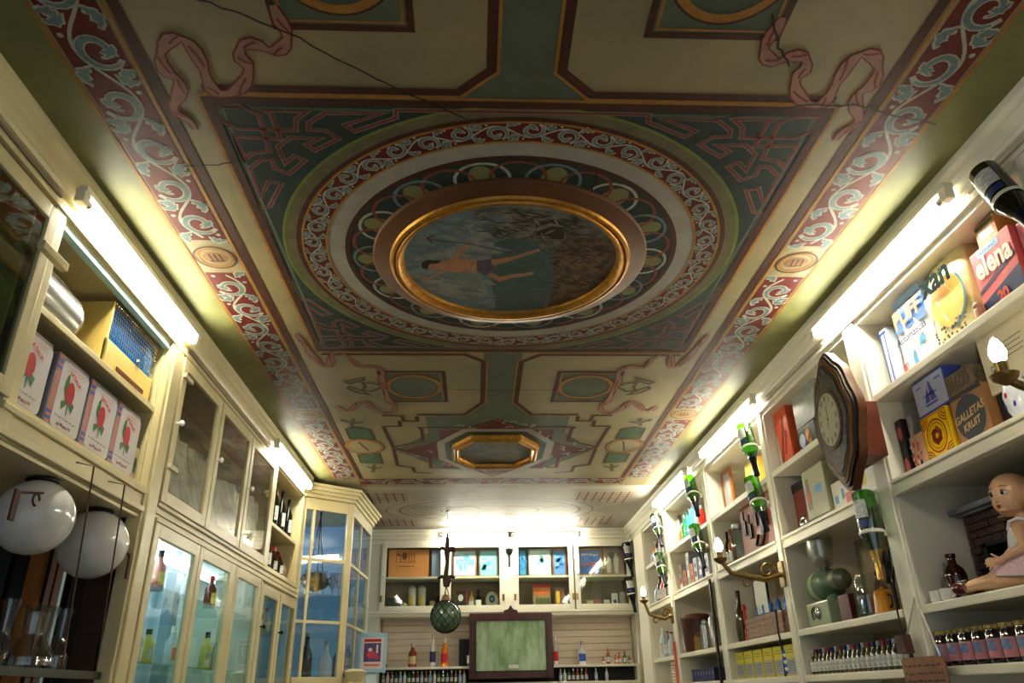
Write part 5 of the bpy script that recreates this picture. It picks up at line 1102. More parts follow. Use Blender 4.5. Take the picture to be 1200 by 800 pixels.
# cylinder lamp / canister
t = lthing('metal_canister', 'long grey metal cylinder lying on the upper shelf of the tin cabinet', 'canister', 2.53, 2.748, XL-.03)
MB().lathe([(.0, -.24), (.065, -.235), (.098, -.20), (.102, .16), (.09, .20), (.06, .225), (0, .23)], axis='x', c=(0, .11, .104), seg=28).build('body', M('satin_tin', (.62, .62, .60), .22, .75), t, smooth=True)
MB().tube([(-.05, .06, .196), (.02, .06, .202), (.10, .06, .198), (.16, .06, .185)], .005, 6).build('seam', steel, t, smooth=True)
t = lthing('wire_cage', 'yellow wooden cage with a wire mesh front glinting blue', 'cage', 3.13, 2.748, XL-.03)
yw = M('yellow_wood', (.86, .74, .40), .5, noise=(8, .15)); L_ = .245
MB().box(-L_, L_, 0, .012, 0, .11, .003).box(-L_, L_, .20, .21, 0, .275, .003).box(-L_, -L_+.012, 0, .20, 0, .275, .003).box(L_-.012, L_, 0, .2, 0, .12, .003).box(-L_, L_, 0, .20, 0, .012, .003).build('case', yw, t)
box('slot', rwood, t, -.12, .16, -.004, .0, .015, .032)
MB().lathe([(.012, 0), (.016, .006), (0, .01)], axis='y', c=(.06, -.008, .125)).build('catch', steel, t, smooth=True)
box('blue_glint', M('glint_blue', (.10, .50, .85), .12, .5), t, -L_+.02, L_-.01, .018, .022, .12, .27)  # blue sheet standing for the reflections on the wire front
m_ = MB()
for k in range(24): x_ = -L_+.015+k*.0205; m_.tube([(x_, .006, .128), (x_, .012, .275), (x_, .19, .278)], .0013, 4)
for k in range(8): z_ = .14+k*.018; m_.tube([(-L_, .006, z_), (L_, .006, z_)], .0013, 4)
for k in range(5): y_ = .03+k*.035; m_.tube([(-L_, y_, .277), (L_, y_, .277)], .0013, 4)
m_.build('wire_mesh', M('wire', (.80, .78, .70), .3, .9), t)
for k in range(24): pass
m_ = MB()
for k in range(24): m_.ball((-L_+.015+k*.0205, .008, .279), .004, 6)
o = m_.build('wire_loop', M('wire', None), t); o['kind'] = 'stuff'
# ---------------------------------------------------------------- left niche with globes and decanters
t = lthing('mirror_niche', 'dark carved wood niche with tall mirror strips behind the glass decanters', 'niche', 2.72)
box('side_board', M('black_carving', (.07, .045, .035), .4, noise=(12, .5), bump=.5), t, .70, .715, .06, .5, .9, 2.24); box('side_mirror', mirror, t, .694, .70, .22, .32, .9, 2.2); box('side_pilaster', owood, t, .67, .70, .34, .40, .9, 2.2); box('side_board', dwood, t, .69, .70, .06, .16, .9, 2.2)
box('back_panel', M('black_carving', (.07, .045, .035), .4, noise=(12, .5), bump=.5), t, -.70, .70, .50, .53, .9, 2.24)
box('soffit', creamy, t, -.70, .70, .0, .50, 2.235, 2.248)
for x0, x1 in ((-.60, -.42), (-.20, -.13), (.20, .30), (.56, .68)): box('mirror_strip', mirror, t, x0, x1, .485, .498, .9, 2.2)
for x0, x1 in ((-.66, -.62), (.34, .40), (.42, .50)): box('pilaster', owood, t, x0, x1, .44, .485, .9, 2.2, .004)
for x_ in (-.38, .02, .15): MB().box(x_-.03, x_+.03, .46, .50, .9, 2.2).build('carved_post', dwood, t)
for k, (x_, z_) in enumerate(((-.30, 2.0), (-.05, 1.95), (.1, 2.1), (-.3, 1.7), (.1, 1.7))): MB().tube([(x_+.08*math.cos(u)*(1-u/9), .46, z_+.08*math.sin(u)*(1-u/9)) for u in [j*.45 for j in range(16)]], .016, 6).build('carved_scroll', M('black_carving', None), t, smooth=True)
globem = M('opal_glass', (.80, .79, .77), .12, coat=.5)
for i, (x_, y_, z_, r_) in enumerate(((-1.55, 2.755, 2.095, .130), (-1.57, 3.255, 2.09, .136))):
    t = lthing('globe_lamp', ('nearer', 'farther')[i]+' unlit white glass globe lamp in the niche', 'lamp', y_, z_, x_, 'white globe lamps')
    MB().ball((0, 0, 0), r_, 36).build('globe', globem, t, smooth=True)
    MB().lathe([(.05, r_*.955), (.055, r_*.97), (.055, r_*1.02), (.02, r_*1.05), (0, r_*1.06)]).build('collar', iron, t, smooth=True); MB().tube([(0, 0, r_), (0, 0, max(r_+.01, 2.233-z_))], .006, 6).build('rod', iron, t)
for i, (y_, z_) in enumerate(((2.50, 2.12), (3.39, 2.06))):
    t = lthing('iron_bracket', ('curled iron bracket near the first globe at the picture edge', 'curled iron bracket on the moulded post')[i], 'bracket', y_, z_, XL+.012*i)
    s_ = -1 if i else 1
    MB().tube([(0, 0, 0), (s_*.13, -.01, .03)], .005, 6).tube([(s_*(.10+.02*math.cos(u)), -.01, -.0+.02*math.sin(u)) for u in [k*.6 for k in range(9)]], .004, 6).box(-.014, .014, -.006, .002, -.09, .01).build('arm', rust, t, smooth=True)
for i, (ya, za, yb, zb) in enumerate(((2.78, 2.24, 2.86, 1.62), (3.05, 2.24, 3.12, 1.62))):
    t = tag(MB().tube([(XL+.018, ya, 2.30), (XL+.085, ya, 2.285), (XL+.085, yb, zb)], .0032, 6).build('hanging_rod', rust), ('thin rusty rod crossing in front of the nearer globe', 'thin rusty rod crossing in front of the farther globe')[i], 'rod')
sh = lthing('glass_shelf', 'glass shelf on a black rail under the decanters', 'shelf', 2.86, 1.60, XL-.02)
box('plate', gshelf, sh, -.56, .55, .02, .42, .0, .01); box('rail', black, sh, -.56, .545, -.0, .02, -.016, .012)
m_ = MB()
cry = M('crystal', (.92, .95, .95), .03, trans=1, ior=1.45)
crg = glass_mat('crystal_thin', (.93, .95, .95), .10, .04)
def decanter(t, k, prof):
    MB().lathe(prof, seg=20).build('glass', crg, t, smooth=True, angle=20)
    MB().lathe([(max(.002, r-.006), h+.004) for r, h in prof], seg=20).build('inner_glass', crg, t, smooth=True)
D1 = [(.085, 0), (.095, .01), (.092, .04), (.06, .085), (.045, .12), (.048, .16), (.050, .20), (.062, .215), (.060, .222)]
D2 = [(.045, 0), (.05, .01), (.048, .06), (.028, .10), (.020, .14), (.026, .20), (.036, .24), (.034, .243)]
D3 = [(.055, 0), (.06, .01), (.058, .09), (.045, .12), (.020, .15), (.018, .20), (.028, .225), (.026, .228)]
for i, (y_, x_, P_, s_, nm) in enumerate(((onx(28, 785, -1.60)[0], -1.60, D1, .95, 'wide crystal decanter'), (onx(2, 785, -1.84)[0]-.05, -1.84, D2, 1.1, 'slim crystal vase at the picture edge'), (onx(62, 787, -1.64)[0], -1.64, D2, .95, 'narrow crystal vase with flared mouth'), (onx(90, 788, -1.66)[0], -1.66, D3, .88, 'shouldered crystal carafe'), (onx(119, 790, -1.66)[0], -1.66, [(.03, 0), (.035, .01), (.05, .05), (.045, .055)], 1.0, 'small crystal bowl next to the carafe'))):
    t = lthing('glass_decanter', nm+' on the glass shelf', 'decanter', y_, 1.612, x_, 'crystal decanters on the glass shelf'); decanter(t, i, [(r*s_, h*s_) for r, h in P_])
# wine shelf bottles
wb = {}
def plain_bottle(name, label, cat, mk, loc, k, glass, capm, labm=lab_w, H_=.30, r=.037, group=None):
    key = (glass.name, H_)
    t = mk(name, label, cat, loc)
    lathe_part(t, 'body', [(r*.9, 0), (r, .006), (r, H_*.58), (r*.42, H_*.76), (r*.36, H_*.92)], glass, 16); lathe_part(t, 'cap', [(r*.42, H_*.84), (r*.42, H_), (0, H_+.001)], capm, 12); wrap(t, 'label', labm, r+.0007, H_*.14, H_*.46)
    if group: t['group'] = group
    return t
wl = lambda n, l, c, loc: lthing(n, l, c, loc[1], loc[2], loc[0])
for i, (y_, hh, c_) in enumerate(((5.70, .30, white), (5.80, .33, black), (5.92, .34, black), (6.04, .31, red), (6.16, .33, black), (6.28, .30, rd), (6.40, .32, black))):
    plain_bottle('wine_bottle', 'wine bottle on the upper shelf beside the vitrine, %s from the near side' % ['first', 'second', 'third', 'fourth', 'fifth', 'sixth', 'seventh'][i], 'bottle', wl, (-1.55-.03*(i % 2), y_, 2.693), 0, (darkg, M('amber2', (.25, .12, .05), .1, coat=1))[i % 2], c_, H_=hh, group='wine bottles on the upper shelf beside the vitrine')
for i, (y_, hh, c_) in enumerate(((5.68, .24, red), (5.77, .22, black), (5.87, .26, yel), (5.97, .22, white), (6.07, .20, red), (6.17, .22, orange), (6.27, .19, red))):
    plain_bottle('spirit_bottle', 'small spirit bottle on the lower shelf beside the vitrine, %s from the near side' % ['first', 'second', 'third', 'fourth', 'fifth', 'sixth', 'seventh'][i], 'bottle', wl, (-1.55-.03*(i % 2), y_, 2.368), 0, (M('amber2', (.25, .12, .05)), M('straw_glass', (.72, .62, .38), .12, coat=1))[i % 2], c_, H_=hh, group='spirit bottles on the lower shelf beside the vitrine')
t = wl('straw_flask', 'round straw-covered flask at the vitrine end of the lower shelf', 'flask', (-1.60, 6.40, 2.368)); lathe_part(t, 'body', [(.05, 0), (.08, .03), (.085, .08), (.05, .14), (.018, .17)], straw, 20); lathe_part(t, 'neck', [(.018, .16), (.015, .22), (0, .221)], greeng, 12)
# display cabinet contents
for i, (y_, z_, hh, g_, c_, nm) in enumerate(((3.72, 2.008, .16, M('cola', (.35, .12, .05), .2), black, 'brown bottle with orange label'), (4.10, 2.008, .20, M('pinkish', (.88, .45, .45), .2), black, 'pink bottle with yellow label'), (3.98, 1.85-.182, .17, M('clear_violet', (.72, .66, .86), .15), black, 'violet tinted bottle'), (3.70, 1.668, .06, black, yel, 'small dark jar'),
        (4.95, 2.008, .19, M('cola', None), red, 'amber bottle with red cap'), (5.02, 1.668, .21, M('lemon', (.80, .74, .32), .3), black, 'yellow packaged bottle'), (5.25, 1.668, .22, M('straw_glass', None), black, 'pale straw bottle'), (4.02, 1.668-.16, .0, None, None, ''), (4.55, 2.008, .18, M('pale_glassy', (.75, .80, .86), .1), white, 'clear pale bottle'), (4.45, 1.668, .20, M('pale_glassy', None), white, 'clear tall bottle'), (5.3, 2.008, .17, M('pinkish', None), white, 'pink bottle with white cap'), (4.12, 1.668, .16, M('lemon', None), black, 'lemon yellow bottle with black cap'))):
    if not g_: continue
    plain_bottle('cabinet_bottle', nm+' inside the blue-lit display cabinet', 'bottle', wl, (-1.62, y_, z_), 0, g_, c_, (orange, yel, lab_w)[i % 3], H_=hh, r=.036)
for i, y_ in enumerate((5.70, 5.86, 6.2, 6.42)): plain_bottle('cupboard_bottle', ('first', 'second', 'third', 'fourth')[i]+' dark bottle inside the two-door cupboard', 'bottle', wl, (-1.64, y_, 1.96), 0, (M('amber2', None), M('pale_glassy', None))[i % 2], (white, red)[i % 2], H_=.20, r=.034)
t = wl('orchid_glass', 'clear stemmed glass holding flowers on the display cabinet shelf', 'glass', (-1.60, 5.12, 2.008)); lathe_part(t, 'glass', [(.03, 0), (.006, .01), (.006, .06), (.03, .09), (.034, .14)], crg, 14)
# vitrine contents
t = thing('hanging_lantern', 'black iron lantern hanging on chains inside the corner vitrine', 'lantern', (-1.45, 7.25, 2.45))
for x_, y_ in ((-.06, 0), (.06, 0), (0, .06)): MB().tube([(0, 0, .60), (x_, y_, .10)], .005, 5).build('chain', iron, t)
MB().tube([(0, 0, .60), (0, 0, .645)], .01, 6).build('hook', iron, t); MB().lathe([(.02, .10), (.09, .08), (.13, .0), (.10, -.04), (.03, -.07), (0, -.08)], seg=20).build('bowl', iron, t, smooth=True)
for k in range(6): a_ = k*PI/3; MB().tube([(.1*math.cos(a_), .1*math.sin(a_), .02), (.16*math.cos(a_), .16*math.sin(a_), .06), (.2*math.cos(a_), .2*math.sin(a_), .0)], .007, 6).build('arm', iron, t, smooth=True)
for i in range(6):
    t = thing('champagne_flute', 'tall thin glass on the vitrine glass shelf, %s from the wall' % ['first', 'second', 'third', 'fourth', 'fifth', 'sixth'][i], 'glass', (-1.46+.06*i, 6.95+.05*(i % 2)+.06*i, 2.307), 0, 'tall glasses in the vitrine'); MB().lathe([(.028, 0), (.005, .008), (.005, .07), (.024, .10), (.026, .22)], seg=12).build('glass', glass_mat('flute_glass', (.85, .88, .9), .35, .1), t, smooth=True)
for i, (x_, y_, c_, hh) in enumerate(((-1.42, 7.0, (.20, .22, .28), .36), (-1.28, 7.15, (.80, .82, .86), .30), (-1.20, 7.35, (.30, .32, .50), .34))):
    t = thing('vitrine_bottle', ('dark', 'milky white', 'violet-blue')[i]+' bottle on the floor of the corner vitrine', 'bottle', (x_, y_, 1.621)); lathe_part(t, 'body', [(.05, 0), (.055, .01), (.055, hh*.6), (.02, hh*.8), (.018, hh)], M('vit%d' % i, c_, .1, coat=1), 18)
    lathe_part(t, 'cap', [(.02, hh), (.02, hh+.03), (0, hh+.031)], steel, 12)
# ---------------------------------------------------------------- far cupboards contents
def bthing(n, l, c, x, y, z): return thing(n, l, c, (x, y, z))
FB = 2.738; FA = 2.387
def bbox(n, l, c, x0, x1, z, h, d, mat, y=YB+.08, bev=.003): t = bthing(n, l, c, (x0+x1)/2, y, z); w_ = x1-x0; box('body', mat, t, -w_/2, w_/2, 0, d, 0, h, bev); return t, w_, h
t, w_, h = bbox('liquor_crate', 'orange wooden box with burnt lettering in the far cupboard', 'box', -.99, -.53, FB, .31, .10, card((.92, .62, .38)))
flat('emblem', M('burnt', (.50, .30, .16), .6), t, [rect(-.145, -.138, .17, .27), rect(-.10, -.09, .17, .25), disc(-.118, .25, .022, .016, 10), disc(-.05, .235, .03, .045, 12), rect(.0, .008, .17, .27), rect(.03, .036, .17, .27), rect(.058, .068, .17, .28), rect(-.15, .08, .163, .169)], (0, -.002, 0)); text('C', .05, M('burnt', None), t, -.135, .115, -.002); scrib(t, M('burnt', None), -.11, .06, (.112,), -.002, .012, 2)
t, w_, h = bbox('picture_box', 'blue-white picture box next to the orange crate', 'box', -.51, -.39, FB, .30, .06, card((.65, .75, .90)))
flat('edge', rwood, t, [rect(-.06, -.045, 0, .30)], (0, -.001, 0))
for i, (x0, x1, c_, fr, nm) in enumerate(((-.255, .02, (.72, .85, .92), (.62, .40, .28), 'pale blue lettered picture behind the hanging float'), (.045, .265, (.55, .80, .88), (.5, .45, .4), 'turquoise picture in the cupboard behind the float'), (.505, .60, (.25, .62, .85), (.25, .28, .35), 'bright blue picture beside the cupboard stile'), (.62, .885, (.84, .90, .93), (.6, .62, .65), 'white and pale blue print in the middle of the cupboard'), (.90, 1.06, (.35, .55, .85), (.55, .36, .25), 'blue picture in a studded brown frame'), (1.20, 1.48, (.30, .48, .85), (.78, .58, .25), 'blue airplane print in a gilt frame'), (1.50, 1.73, (.66, .55, .52), (.7, .5, .45), 'photograph print of figures beside the airplane print'))):
    t = bthing('framed_print', nm, 'picture', (x0+x1)/2, YB+.10, FB); w_ = x1-x0; h = .305
    MB().box(-w_/2, -w_/2+.016, 0, .02, 0, h).box(w_/2-.016, w_/2, 0, .02, 0, h).box(-w_/2+.016, w_/2-.016, 0, .02, h-.016, h).box(-w_/2+.016, w_/2-.016, 0, .02, 0, .016).build('frame', card(fr), t)
    box('print', card(c_), t, -w_/2+.016, w_/2-.016, .006, .012, .016, h-.016); random.seed(30+i)
    flat('picture_patch', card((min(1, c_[0]*.6), min(1, c_[1]*.85), min(1, c_[2]*.95))), t, [disc(random.uniform(-w_*.3, w_*.3), random.uniform(.08, .24), random.uniform(.015, .04), random.uniform(.01, .03), 9) for _ in range(7)], (0, .0045, 0))
    if i == 5: flat('airplane', pink, t, [[(-.10, .10), (.10, .15), (.11, .16), (-.09, .125)], [(-.01, .12), (.03, .10), (.05, .105), (.02, .14)]], (0, .003, 0)); scrib(t, paper, -.10, .10, (.225,), .002, .02, 5)
    if i in (0,): scrib(t, skyc, -.10, .10, (.13, .17), .003, .03, 6)
    if i == 6: flat('figure', paper, t, [[(-.08, .03), (-.04, .03), (-.03, .18), (-.06, .22), (-.09, .15)], [(.01, .02), (.05, .02), (.06, .2), (.03, .26), (.0, .18)]], (0, .003, 0))
t, w_, h = bbox('green_drawer_box', 'low dark green box at the far end of the lower shelf', 'box', -.99, -.84, FA, .13, .12, card((.10, .18, .13))); flat('print', gry, t, [rect(-.07, .07, .06, .066)], (0, -.001, 0))
t = bthing('dog_figure', 'small cream animal figurine beside the green box', 'figurine', -.80, YB+.08, FA); MB().ball((0, 0, .05), .03, 12, (1.3, .7, .9)).ball((-.035, 0, .09), .02, 12).tube([(-.02, 0, 0), (-.02, 0, .04)], .008, 6).tube([(.03, 0, 0), (.03, 0, .04)], .008, 6).build('body', card((.85, .80, .62)), t, smooth=True)
for i, x_ in enumerate((-.71, -.60)):
    t = bthing('ceramic_jug', ('cream and yellow', 'white and yellow')[i]+' painted ceramic tankard', 'tankard', x_, YB+.12, FA); lathe_part(t, 'body', [(.042, 0), (.045, .01), (.045, .22), (.048, .23), (.02, .26), (0, .265)], card((.82, .82, .80)), 18); wrap(t, 'picture', yel, .0458, .05, .14, -2.2, -1.2)
def bb_(nm, x_, hh, g_, cp, lm=lab_w, z=FA, y=YB+.12, r=.035, cat='bottle', kind='liquor_bottle'): return plain_bottle(kind, nm, cat, lambda n, l, c, loc: thing(n, l, c, loc), (x_, y, z), 0, g_, cp, lm, H_=hh, r=r)
bb_('olive bottle right of the painted tankards', -.48, .20, M('olive_glass', None), black, M('tan_label', (.75, .66, .45), .5)); bb_('short dark bottle in the corner of the cupboard', -.415, .15, darkg, black)
t, w_, h = bbox('game_box', 'black box with red edge leaning behind the hanging float', 'box', -.21, -.09, FA, .20, .05, card((.15, .16, .18))); flat('print', red, t, [rect(-.06, .06, .19, .20), rect(.052, .06, 0, .2)], (0, -.001, 0)); flat('picture_patch', paper, t, [disc(-.01, .12, .03, .04, 7)], (0, -.001, 0))
bb_('straw-coloured figure bottle behind the float', -.04, .19, M('tan_glass', (.62, .48, .30), .3), gold); bb_('white-labelled dark bottle in the cupboard behind the float', .04, .21, darkg, black, white, r=.038)
t = bthing('souvenir_plate', 'white oval souvenir plate with a blue centre', 'plate', .195, YB+.14, FA); MB().prism(disc(0, .095, .07, .095, 28), 0, .012).build('plate', card((.80, .78, .72)), t); flat('roundel', navy, t, [disc(0, .11, .032, .04, 18)], (0, -.001, 0)); flat('roundel', skyc, t, [disc(0, .11, .018, .022, 14)], (0, -.002, 0)); flat('rim_line', card((.7, .2, .2)), t, [rect(-.03, .03, .045, .05)], (0, -.001, 0))
t, w_, h = bbox('crate_tin', 'red-topped pictorial tin under the pale prints', 'tin', .66, .86, FA, .25, .10, card((.66, .58, .42))); flat('print', red, t, [rect(-.1, .1, .22, .25)], (0, -.001, 0)); flat('print', card((.42, .42, .28)), t, [disc(-.05+.04*k, .07, .022, .05, 8) for k in range(4)], (0, -.001, 0)); flat('print', orange, t, [rect(-.09, .09, .14, .20)], (0, -.0008, 0))
t, w_, h = bbox('pictorial_box', 'small maroon and tan pictorial box beside the red-topped tin', 'box', .91, 1.02, FA, .21, .08, card((.60, .38, .30))); flat('print', yel, t, [rect(-.04, .0, .05, .18)], (0, -.001, 0))
t = bthing('white_dog', 'small white dog figurine at the cupboard stile', 'figurine', 1.035, YB+.06, FA); MB().ball((0, 0, .035), .024, 12, (1, .8, 1.3)).ball((0, -.005, .085), .022, 12).ball((-.018, 0, .10), .008, 8).ball((.018, 0, .10), .008, 8).build('body', white, t, smooth=True)
t = bthing('angel_figure', 'slim gilt and green figure at the near cupboard stile', 'figurine', 1.24, YB+.12, FA); MB().lathe([(.03, 0), (.02, .06), (.028, .14), (.015, .19), (.02, .22), (.018, .25), (0, .265)]).build('body', M('gilt_green', (.50, .46, .25), .4, .3, noise=(40, .4)), t, smooth=True)
for i, (x_, c_, nm) in enumerate(((1.31, (.80, .75, .60), 'cream round box'), (1.40, (.75, .40, .35), 'pinkish round box'), (1.50, (.90, .88, .85), 'white square box'))): t, w_, h = bbox('small_box', nm+' low on the near cupboard shelf', 'box', x_-.035, x_+.035, FA, .08, .07, card(c_)); flat('print', red, t, [rect(-.03, .03, .03, .04)], (0, -.001, 0))
t, w_, h = bbox('cigarette_box', 'white packet with blue and orange roundel', 'packet', 1.56, 1.63, FA, .15, .03, white); flat('print', blue, t, [disc(0, .06, .02, .022)], (0, -.001, 0)); flat('print', orange, t, [disc(0, .035, .016, .012)], (0, -.002, 0))
t, w_, h = bbox('cigarette_box', 'grey and orange packet at the near end of the cupboard', 'packet', 1.65, 1.72, FA, .16, .03, card((.66, .64, .66))); flat('print', orange, t, [rect(.015, .03, 0, .11)], (0, -.001, 0))
# ---------------------------------------------------------------- picture screen, ledge bottles
t = bthing('framed_mirror', 'green-tinted glass picture in a dark carved wooden frame on the ledge', 'picture', .395, YB-.115, 1.66)
mh = M('mahogany', (.30, .14, .09), .3, noise=(12, .4)); hw, hh = .455, .66
MB().box(-hw, -hw+.07, 0, .05, 0, hh, .008).box(hw-.07, hw, 0, .05, 0, hh, .008).box(-hw+.07, hw-.07, 0, .05, hh-.07, hh, .008).box(-hw+.07, hw-.07, 0, .05, 0, .07, .008).build('frame', mh, t)
MB().box(-hw+.066, -hw+.078, -.006, .0, .066, hh-.066).box(hw-.078, hw-.066, -.006, 0, .066, hh-.066).box(-hw+.078, hw-.078, -.006, 0, hh-.078, hh-.066).box(-hw+.078, hw-.078, -.006, 0, .066, .078).build('inner_moulding', dwood, t)
box('glass_picture', M('green_picture', (.72, .80, .66), .10, noise=(4, .5), col2=(.50, .62, .40), stretch=(2.2, 1, .7)), t, -hw+.07, hw-.07, .02, .03, .07, hh-.07)
MB().prism([(-.09, hh-.01), (.09, hh-.01), (.07, hh+.03), (.03, hh+.04), (0, hh+.085), (-.03, hh+.04), (-.07, hh+.03)], .005, .04).build('crest', mh, t)
box('price_tag', paper, t, .03-.06, .03+.05, .012, .018, .10, .135)
LZ = 1.792
bb_('squat amber whisky bottle on the far ledge', -.68, .24, M('whisky', (.55, .20, .06), .08, coat=1), steel, M('tan_label', None), LZ, YB+.10, .048)
t = bb_('tall clear bottle with blue label on the far ledge', -.46, .34, M('vodka', (.80, .80, .80), .05, coat=1), steel, navy, LZ, YB+.12, .036)
bb_('amber bottle with a red diagonal label on the far ledge', -.33, .29, M('amber_spirit', (.88, .48, .08), .08, coat=1), paper, red, LZ, YB+.08, .041)
t, w_, h = bbox('wine_box', 'open dark box displaying a black bottle on the far ledge', 'box', -.175, .0-.03, LZ, .285, .015, card((.12, .09, .07)), YB+.16)
bb_('black bottle with white label standing in the dark box', -.055, .24, darkg, black, white, LZ, YB+.09, .036)
bb_('clear bottle with red print beside the framed glass picture', .895, .30, M('vodka', None), white, red, LZ, YB+.10, .030); bb_('short clear bottle with blue band on the far ledge', 1.19, .24, M('vodka', None), steel, blue, LZ, YB+.10, .042)
for i, (x_, hh_, c_) in enumerate(((1.42, .07, (.75, .25, .12)), (1.475, .16, (.60, .15, .06)), (1.56, .10, (.85, .40, .10)), (1.60, .12, (.80, .35, .08)), (1.66, .13, (.15, .45, .15)), (1.71, .08, (.55, .30, .15)))):
    bb_(('tiny red', 'red-necked amber', 'small orange', 'small copper', 'small green', 'tiny brown')[i]+' liqueur bottle at the switch end of the ledge', x_, hh_, M('liq%d' % i, c_, .1, coat=1), red, lab_w, LZ, YB+.08, .020)
mn = []
for i in range(29):
    x_ = (-.975+.0455*i) if i < 20 else (.93+.0465*(i-20)+(.06 if i > 26 else 0)+(.07 if i > 27 else 0)); nth = 'number '+str(i+1)
    side = 'under the amber bottles' if i < 20 else 'right of the framed glass picture'
    pos = ['first', 'second', 'third', 'fourth', 'fifth', 'sixth', 'seventh', 'eighth', 'ninth', 'tenth', 'eleventh', 'twelfth', 'thirteenth', 'fourteenth', 'fifteenth', 'sixteenth', 'seventeenth', 'eighteenth', 'nineteenth', 'twentieth'][i if i < 20 else i-20]
    lb_ = '%s miniature in the dark slot %s' % (pos, side)
    if i < 5: o = plain_bottle('miniature_bottle', lb_, 'bottle', lambda n, l, c, loc: thing(n, l, c, loc), (x_, YB-.01, 1.6255), 0, (M('mini_glass0', None), M('vodka', None), M('whisky', None), M('mg', (.12, .40, .15), .1), M('mb', (.45, .65, .80), .1))[i], (white, steel, gold, black, yel)[i], lab_w, H_=.125, r=.018, group='miniature bottles in the dark slot'); mn.append(o)
    else: dup(mn[(i*7+i//5) % 5], (x_, YB-.01, 1.6255), label=lb_, group='miniature bottles in the dark slot')
t = bthing('coral_figure', 'small red-brown lumpy ornament at the far end of the ledge', 'ornament', -.99, YB-.02, LZ); MB().ball((0, 0, .022), .024, 10).ball((.035, .0, .018), .018, 10).ball((-.01, 0, .05), .012, 8).build('body', card((.50, .22, .12)), t, smooth=True)
# framed poster on a white stand
t = thing('poster_stand', 'small pale blue framed poster on a white post by the vitrine', 'poster', (-1.02, 7.9, 0))
box('post', M('pale_blue_white', (.78, .86, .92), .4), t, -.045, .045, 0, .03, 0, 1.72)
MB().box(-.125, -.10, -.02, .0, 1.70, 2.03, .004).box(.10, .125, -.02, 0, 1.70, 2.03, .004).box(-.10, .10, -.02, 0, 2.0, 2.03, .004).box(-.10, .10, -.02, 0, 1.70, 1.73, .004).build('frame', M('pale_blue_frame', (.58, .74, .82), .4), t)
box('print', card((.88, .82, .84)), t, -.10, .10, -.01, 0, 1.73, 2.0)
flat('title_bar', red, t, [rect(-.075, .075, 1.955, 1.98)], (0, -.0115, 0)); flat('picture_patch', card((.35, .25, .42)), t, [rect(-.075, .075, 1.79, 1.945)], (0, -.0115, 0)); flat('picture_patch', card((.80, .20, .30)), t, [disc(-.01, 1.85, .04, .035, 12), disc(.04, 1.83, .02, .02, 8)], (0, -.0125, 0)); flat('picture_patch', paper, t, [disc(-.02, 1.89, .02, .015, 8), rect(.035, .05, 1.86, 1.93)], (0, -.0135, 0)); flat('caption_bar', orange, t, [rect(-.07, .07, 1.755, 1.77)], (0, -.0115, 0))
t.location = (-.915, 7.4, 0)
# ---------------------------------------------------------------- hanging fishing float
t = thing('glass_float', 'green glass fishing float in a black net hanging from the ceiling', 'float', (-.285, 7.92, 2.21))
MB().ball((0, 0, 0), .148, 32, (1, 1, 1.02)).build('glass_ball', M('sea_glass', (.34, .44, .34), .06, coat=1, noise=(5, .4)), t, smooth=True)
m_ = MB()
for s_ in (1, -1):
    for k in range(12):
        pts = []
        for j in range(13): th = PI*(.06+.90*j/12); a_ = k*PI/6+s_*j*.22; pts.append((.151*math.sin(th)*math.cos(a_), .151*math.sin(th)*math.sin(a_), .152*math.cos(th)*1.02))
        m_.tube(pts, .0034, 4)
m_.build('net', M('tarred_rope', (.10, .10, .07), .8), t, smooth=True)
MB().lathe([(.03, .14), (.045, .15), (.04, .18), (.02, .20), (0, .21)]).build('cork_collar', M('cork', (.55, .42, .28), .8), t, smooth=True)
for a_ in (0, 2.1, 4.2): MB().tube([(.04*math.cos(a_), .04*math.sin(a_), .16), (0, 0, .29)], .004, 5).build('net_cord', M('tarred_rope', None), t)
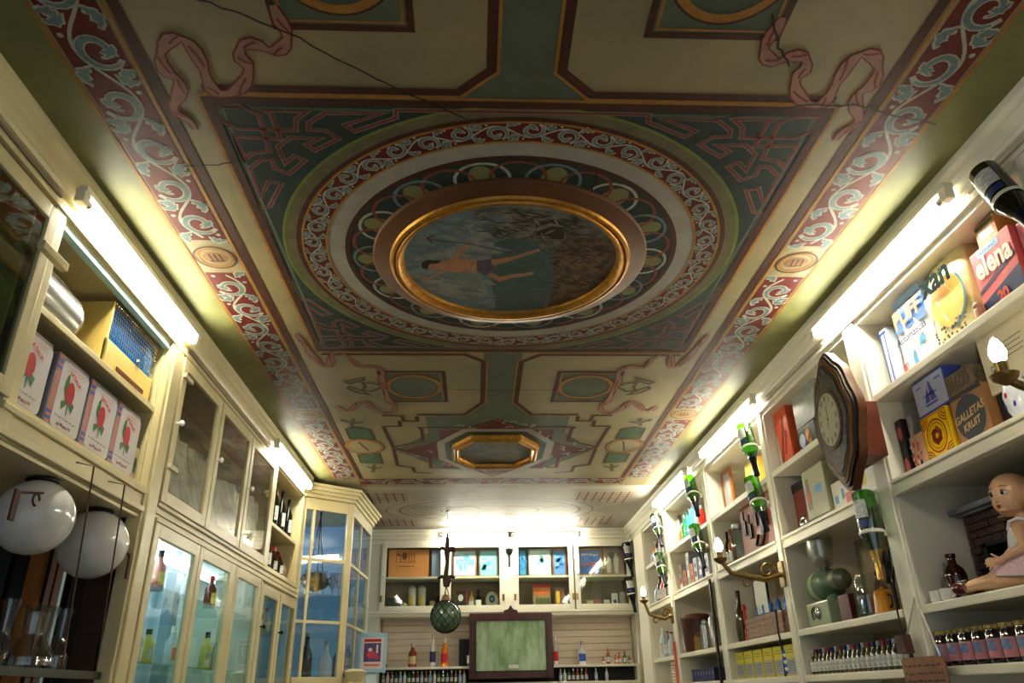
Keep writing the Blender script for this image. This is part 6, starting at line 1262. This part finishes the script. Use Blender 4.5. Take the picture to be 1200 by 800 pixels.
MB().tube([(0, 0, .28), (.006, 0, .34), (-.006, 0, .40), (.008, 0, .52), (0, 0, .62), (.004, 0, .72), (0, 0, .80)], [.03, .045, .025, .020, .030, .022, .014], 10).build('driftwood', M('dark_driftwood', (.24, .12, .08), .7, noise=(20, .5)), t, smooth=True)
for z_, s_ in ((.64, 1), (.64, -1), (.36, 1), (.36, -1), (.62, 1)): MB().tube([(0, 0, z_), (s_*.05, 0, z_+.02), (s_*.085, 0, z_+.005*s_)], [.020, .018, .014], 8).build('wood_knob', M('dark_driftwood', None), t, smooth=True)
MB().tube([(0, 0, .79), (0, 0, 1.038)], .0025, 5).build('wire', steel, t)
MB().lathe([(.02, 1.028), (.018, 1.036), (.0, 1.039)]).build('ceiling_hook', black, t, smooth=True)
# black and white bottle opener lamp between the cupboards
t = bthing('optic_dispenser', 'small black and glass drinks dispenser fixed between the far cupboards', 'dispenser', .39, YB-.03, 2.82)
MB().tube([(0, -.03, 0), (0, -.03, .13)], .012, 8).build('spout', black, t, smooth=True); lathe_part(t, 'cup', [(.02, .13), (.04, .16), (.045, .19), (.045, .20)], black, 16).location = (0, -.03, 0); lathe_part(t, 'measure', [(.035, .20), (.036, .28)], crg, 16).location = (0, -.03, 0); box('arm', black, t, -.006, .006, -.03, .01, .15, .165)
# conduit and clips
t = tag(MB().tube([(XL+.012, 3.62, 3.125), (XL+.012, 5.28, 3.125)], .006, 6).build('cable_conduit', M('old_wire', (.45, .38, .27), .5), smooth=True), 'thin brown cable along the cornice over the three glazed doors', 'cable')
t = tag(MB().tube([(XL+.012, .3, 3.125), (XL+.012, 2.29, 3.125)], .006, 6).build('cable_conduit', M('old_wire', None), smooth=True), 'thin brown cable along the cornice over the nearest wall cabinet', 'cable')
t = tag(MB().tube([(XR-.016, 3.48, 3.12), (XR-.016, 4.35, 3.12)], .006, 6).build('cable_conduit', M('old_wire_pale', (.72, .68, .58), .5), smooth=True), 'pale cable along the cornice above the clock', 'cable')
t = tag(MB().tube([(XR-.016, .3, 3.12), (XR-.016, 2.19, 3.12)], .006, 6).build('cable_conduit', M('old_wire_pale', None), smooth=True), 'pale cable along the cornice nearest the camera, by the upside-down black bottle', 'cable')
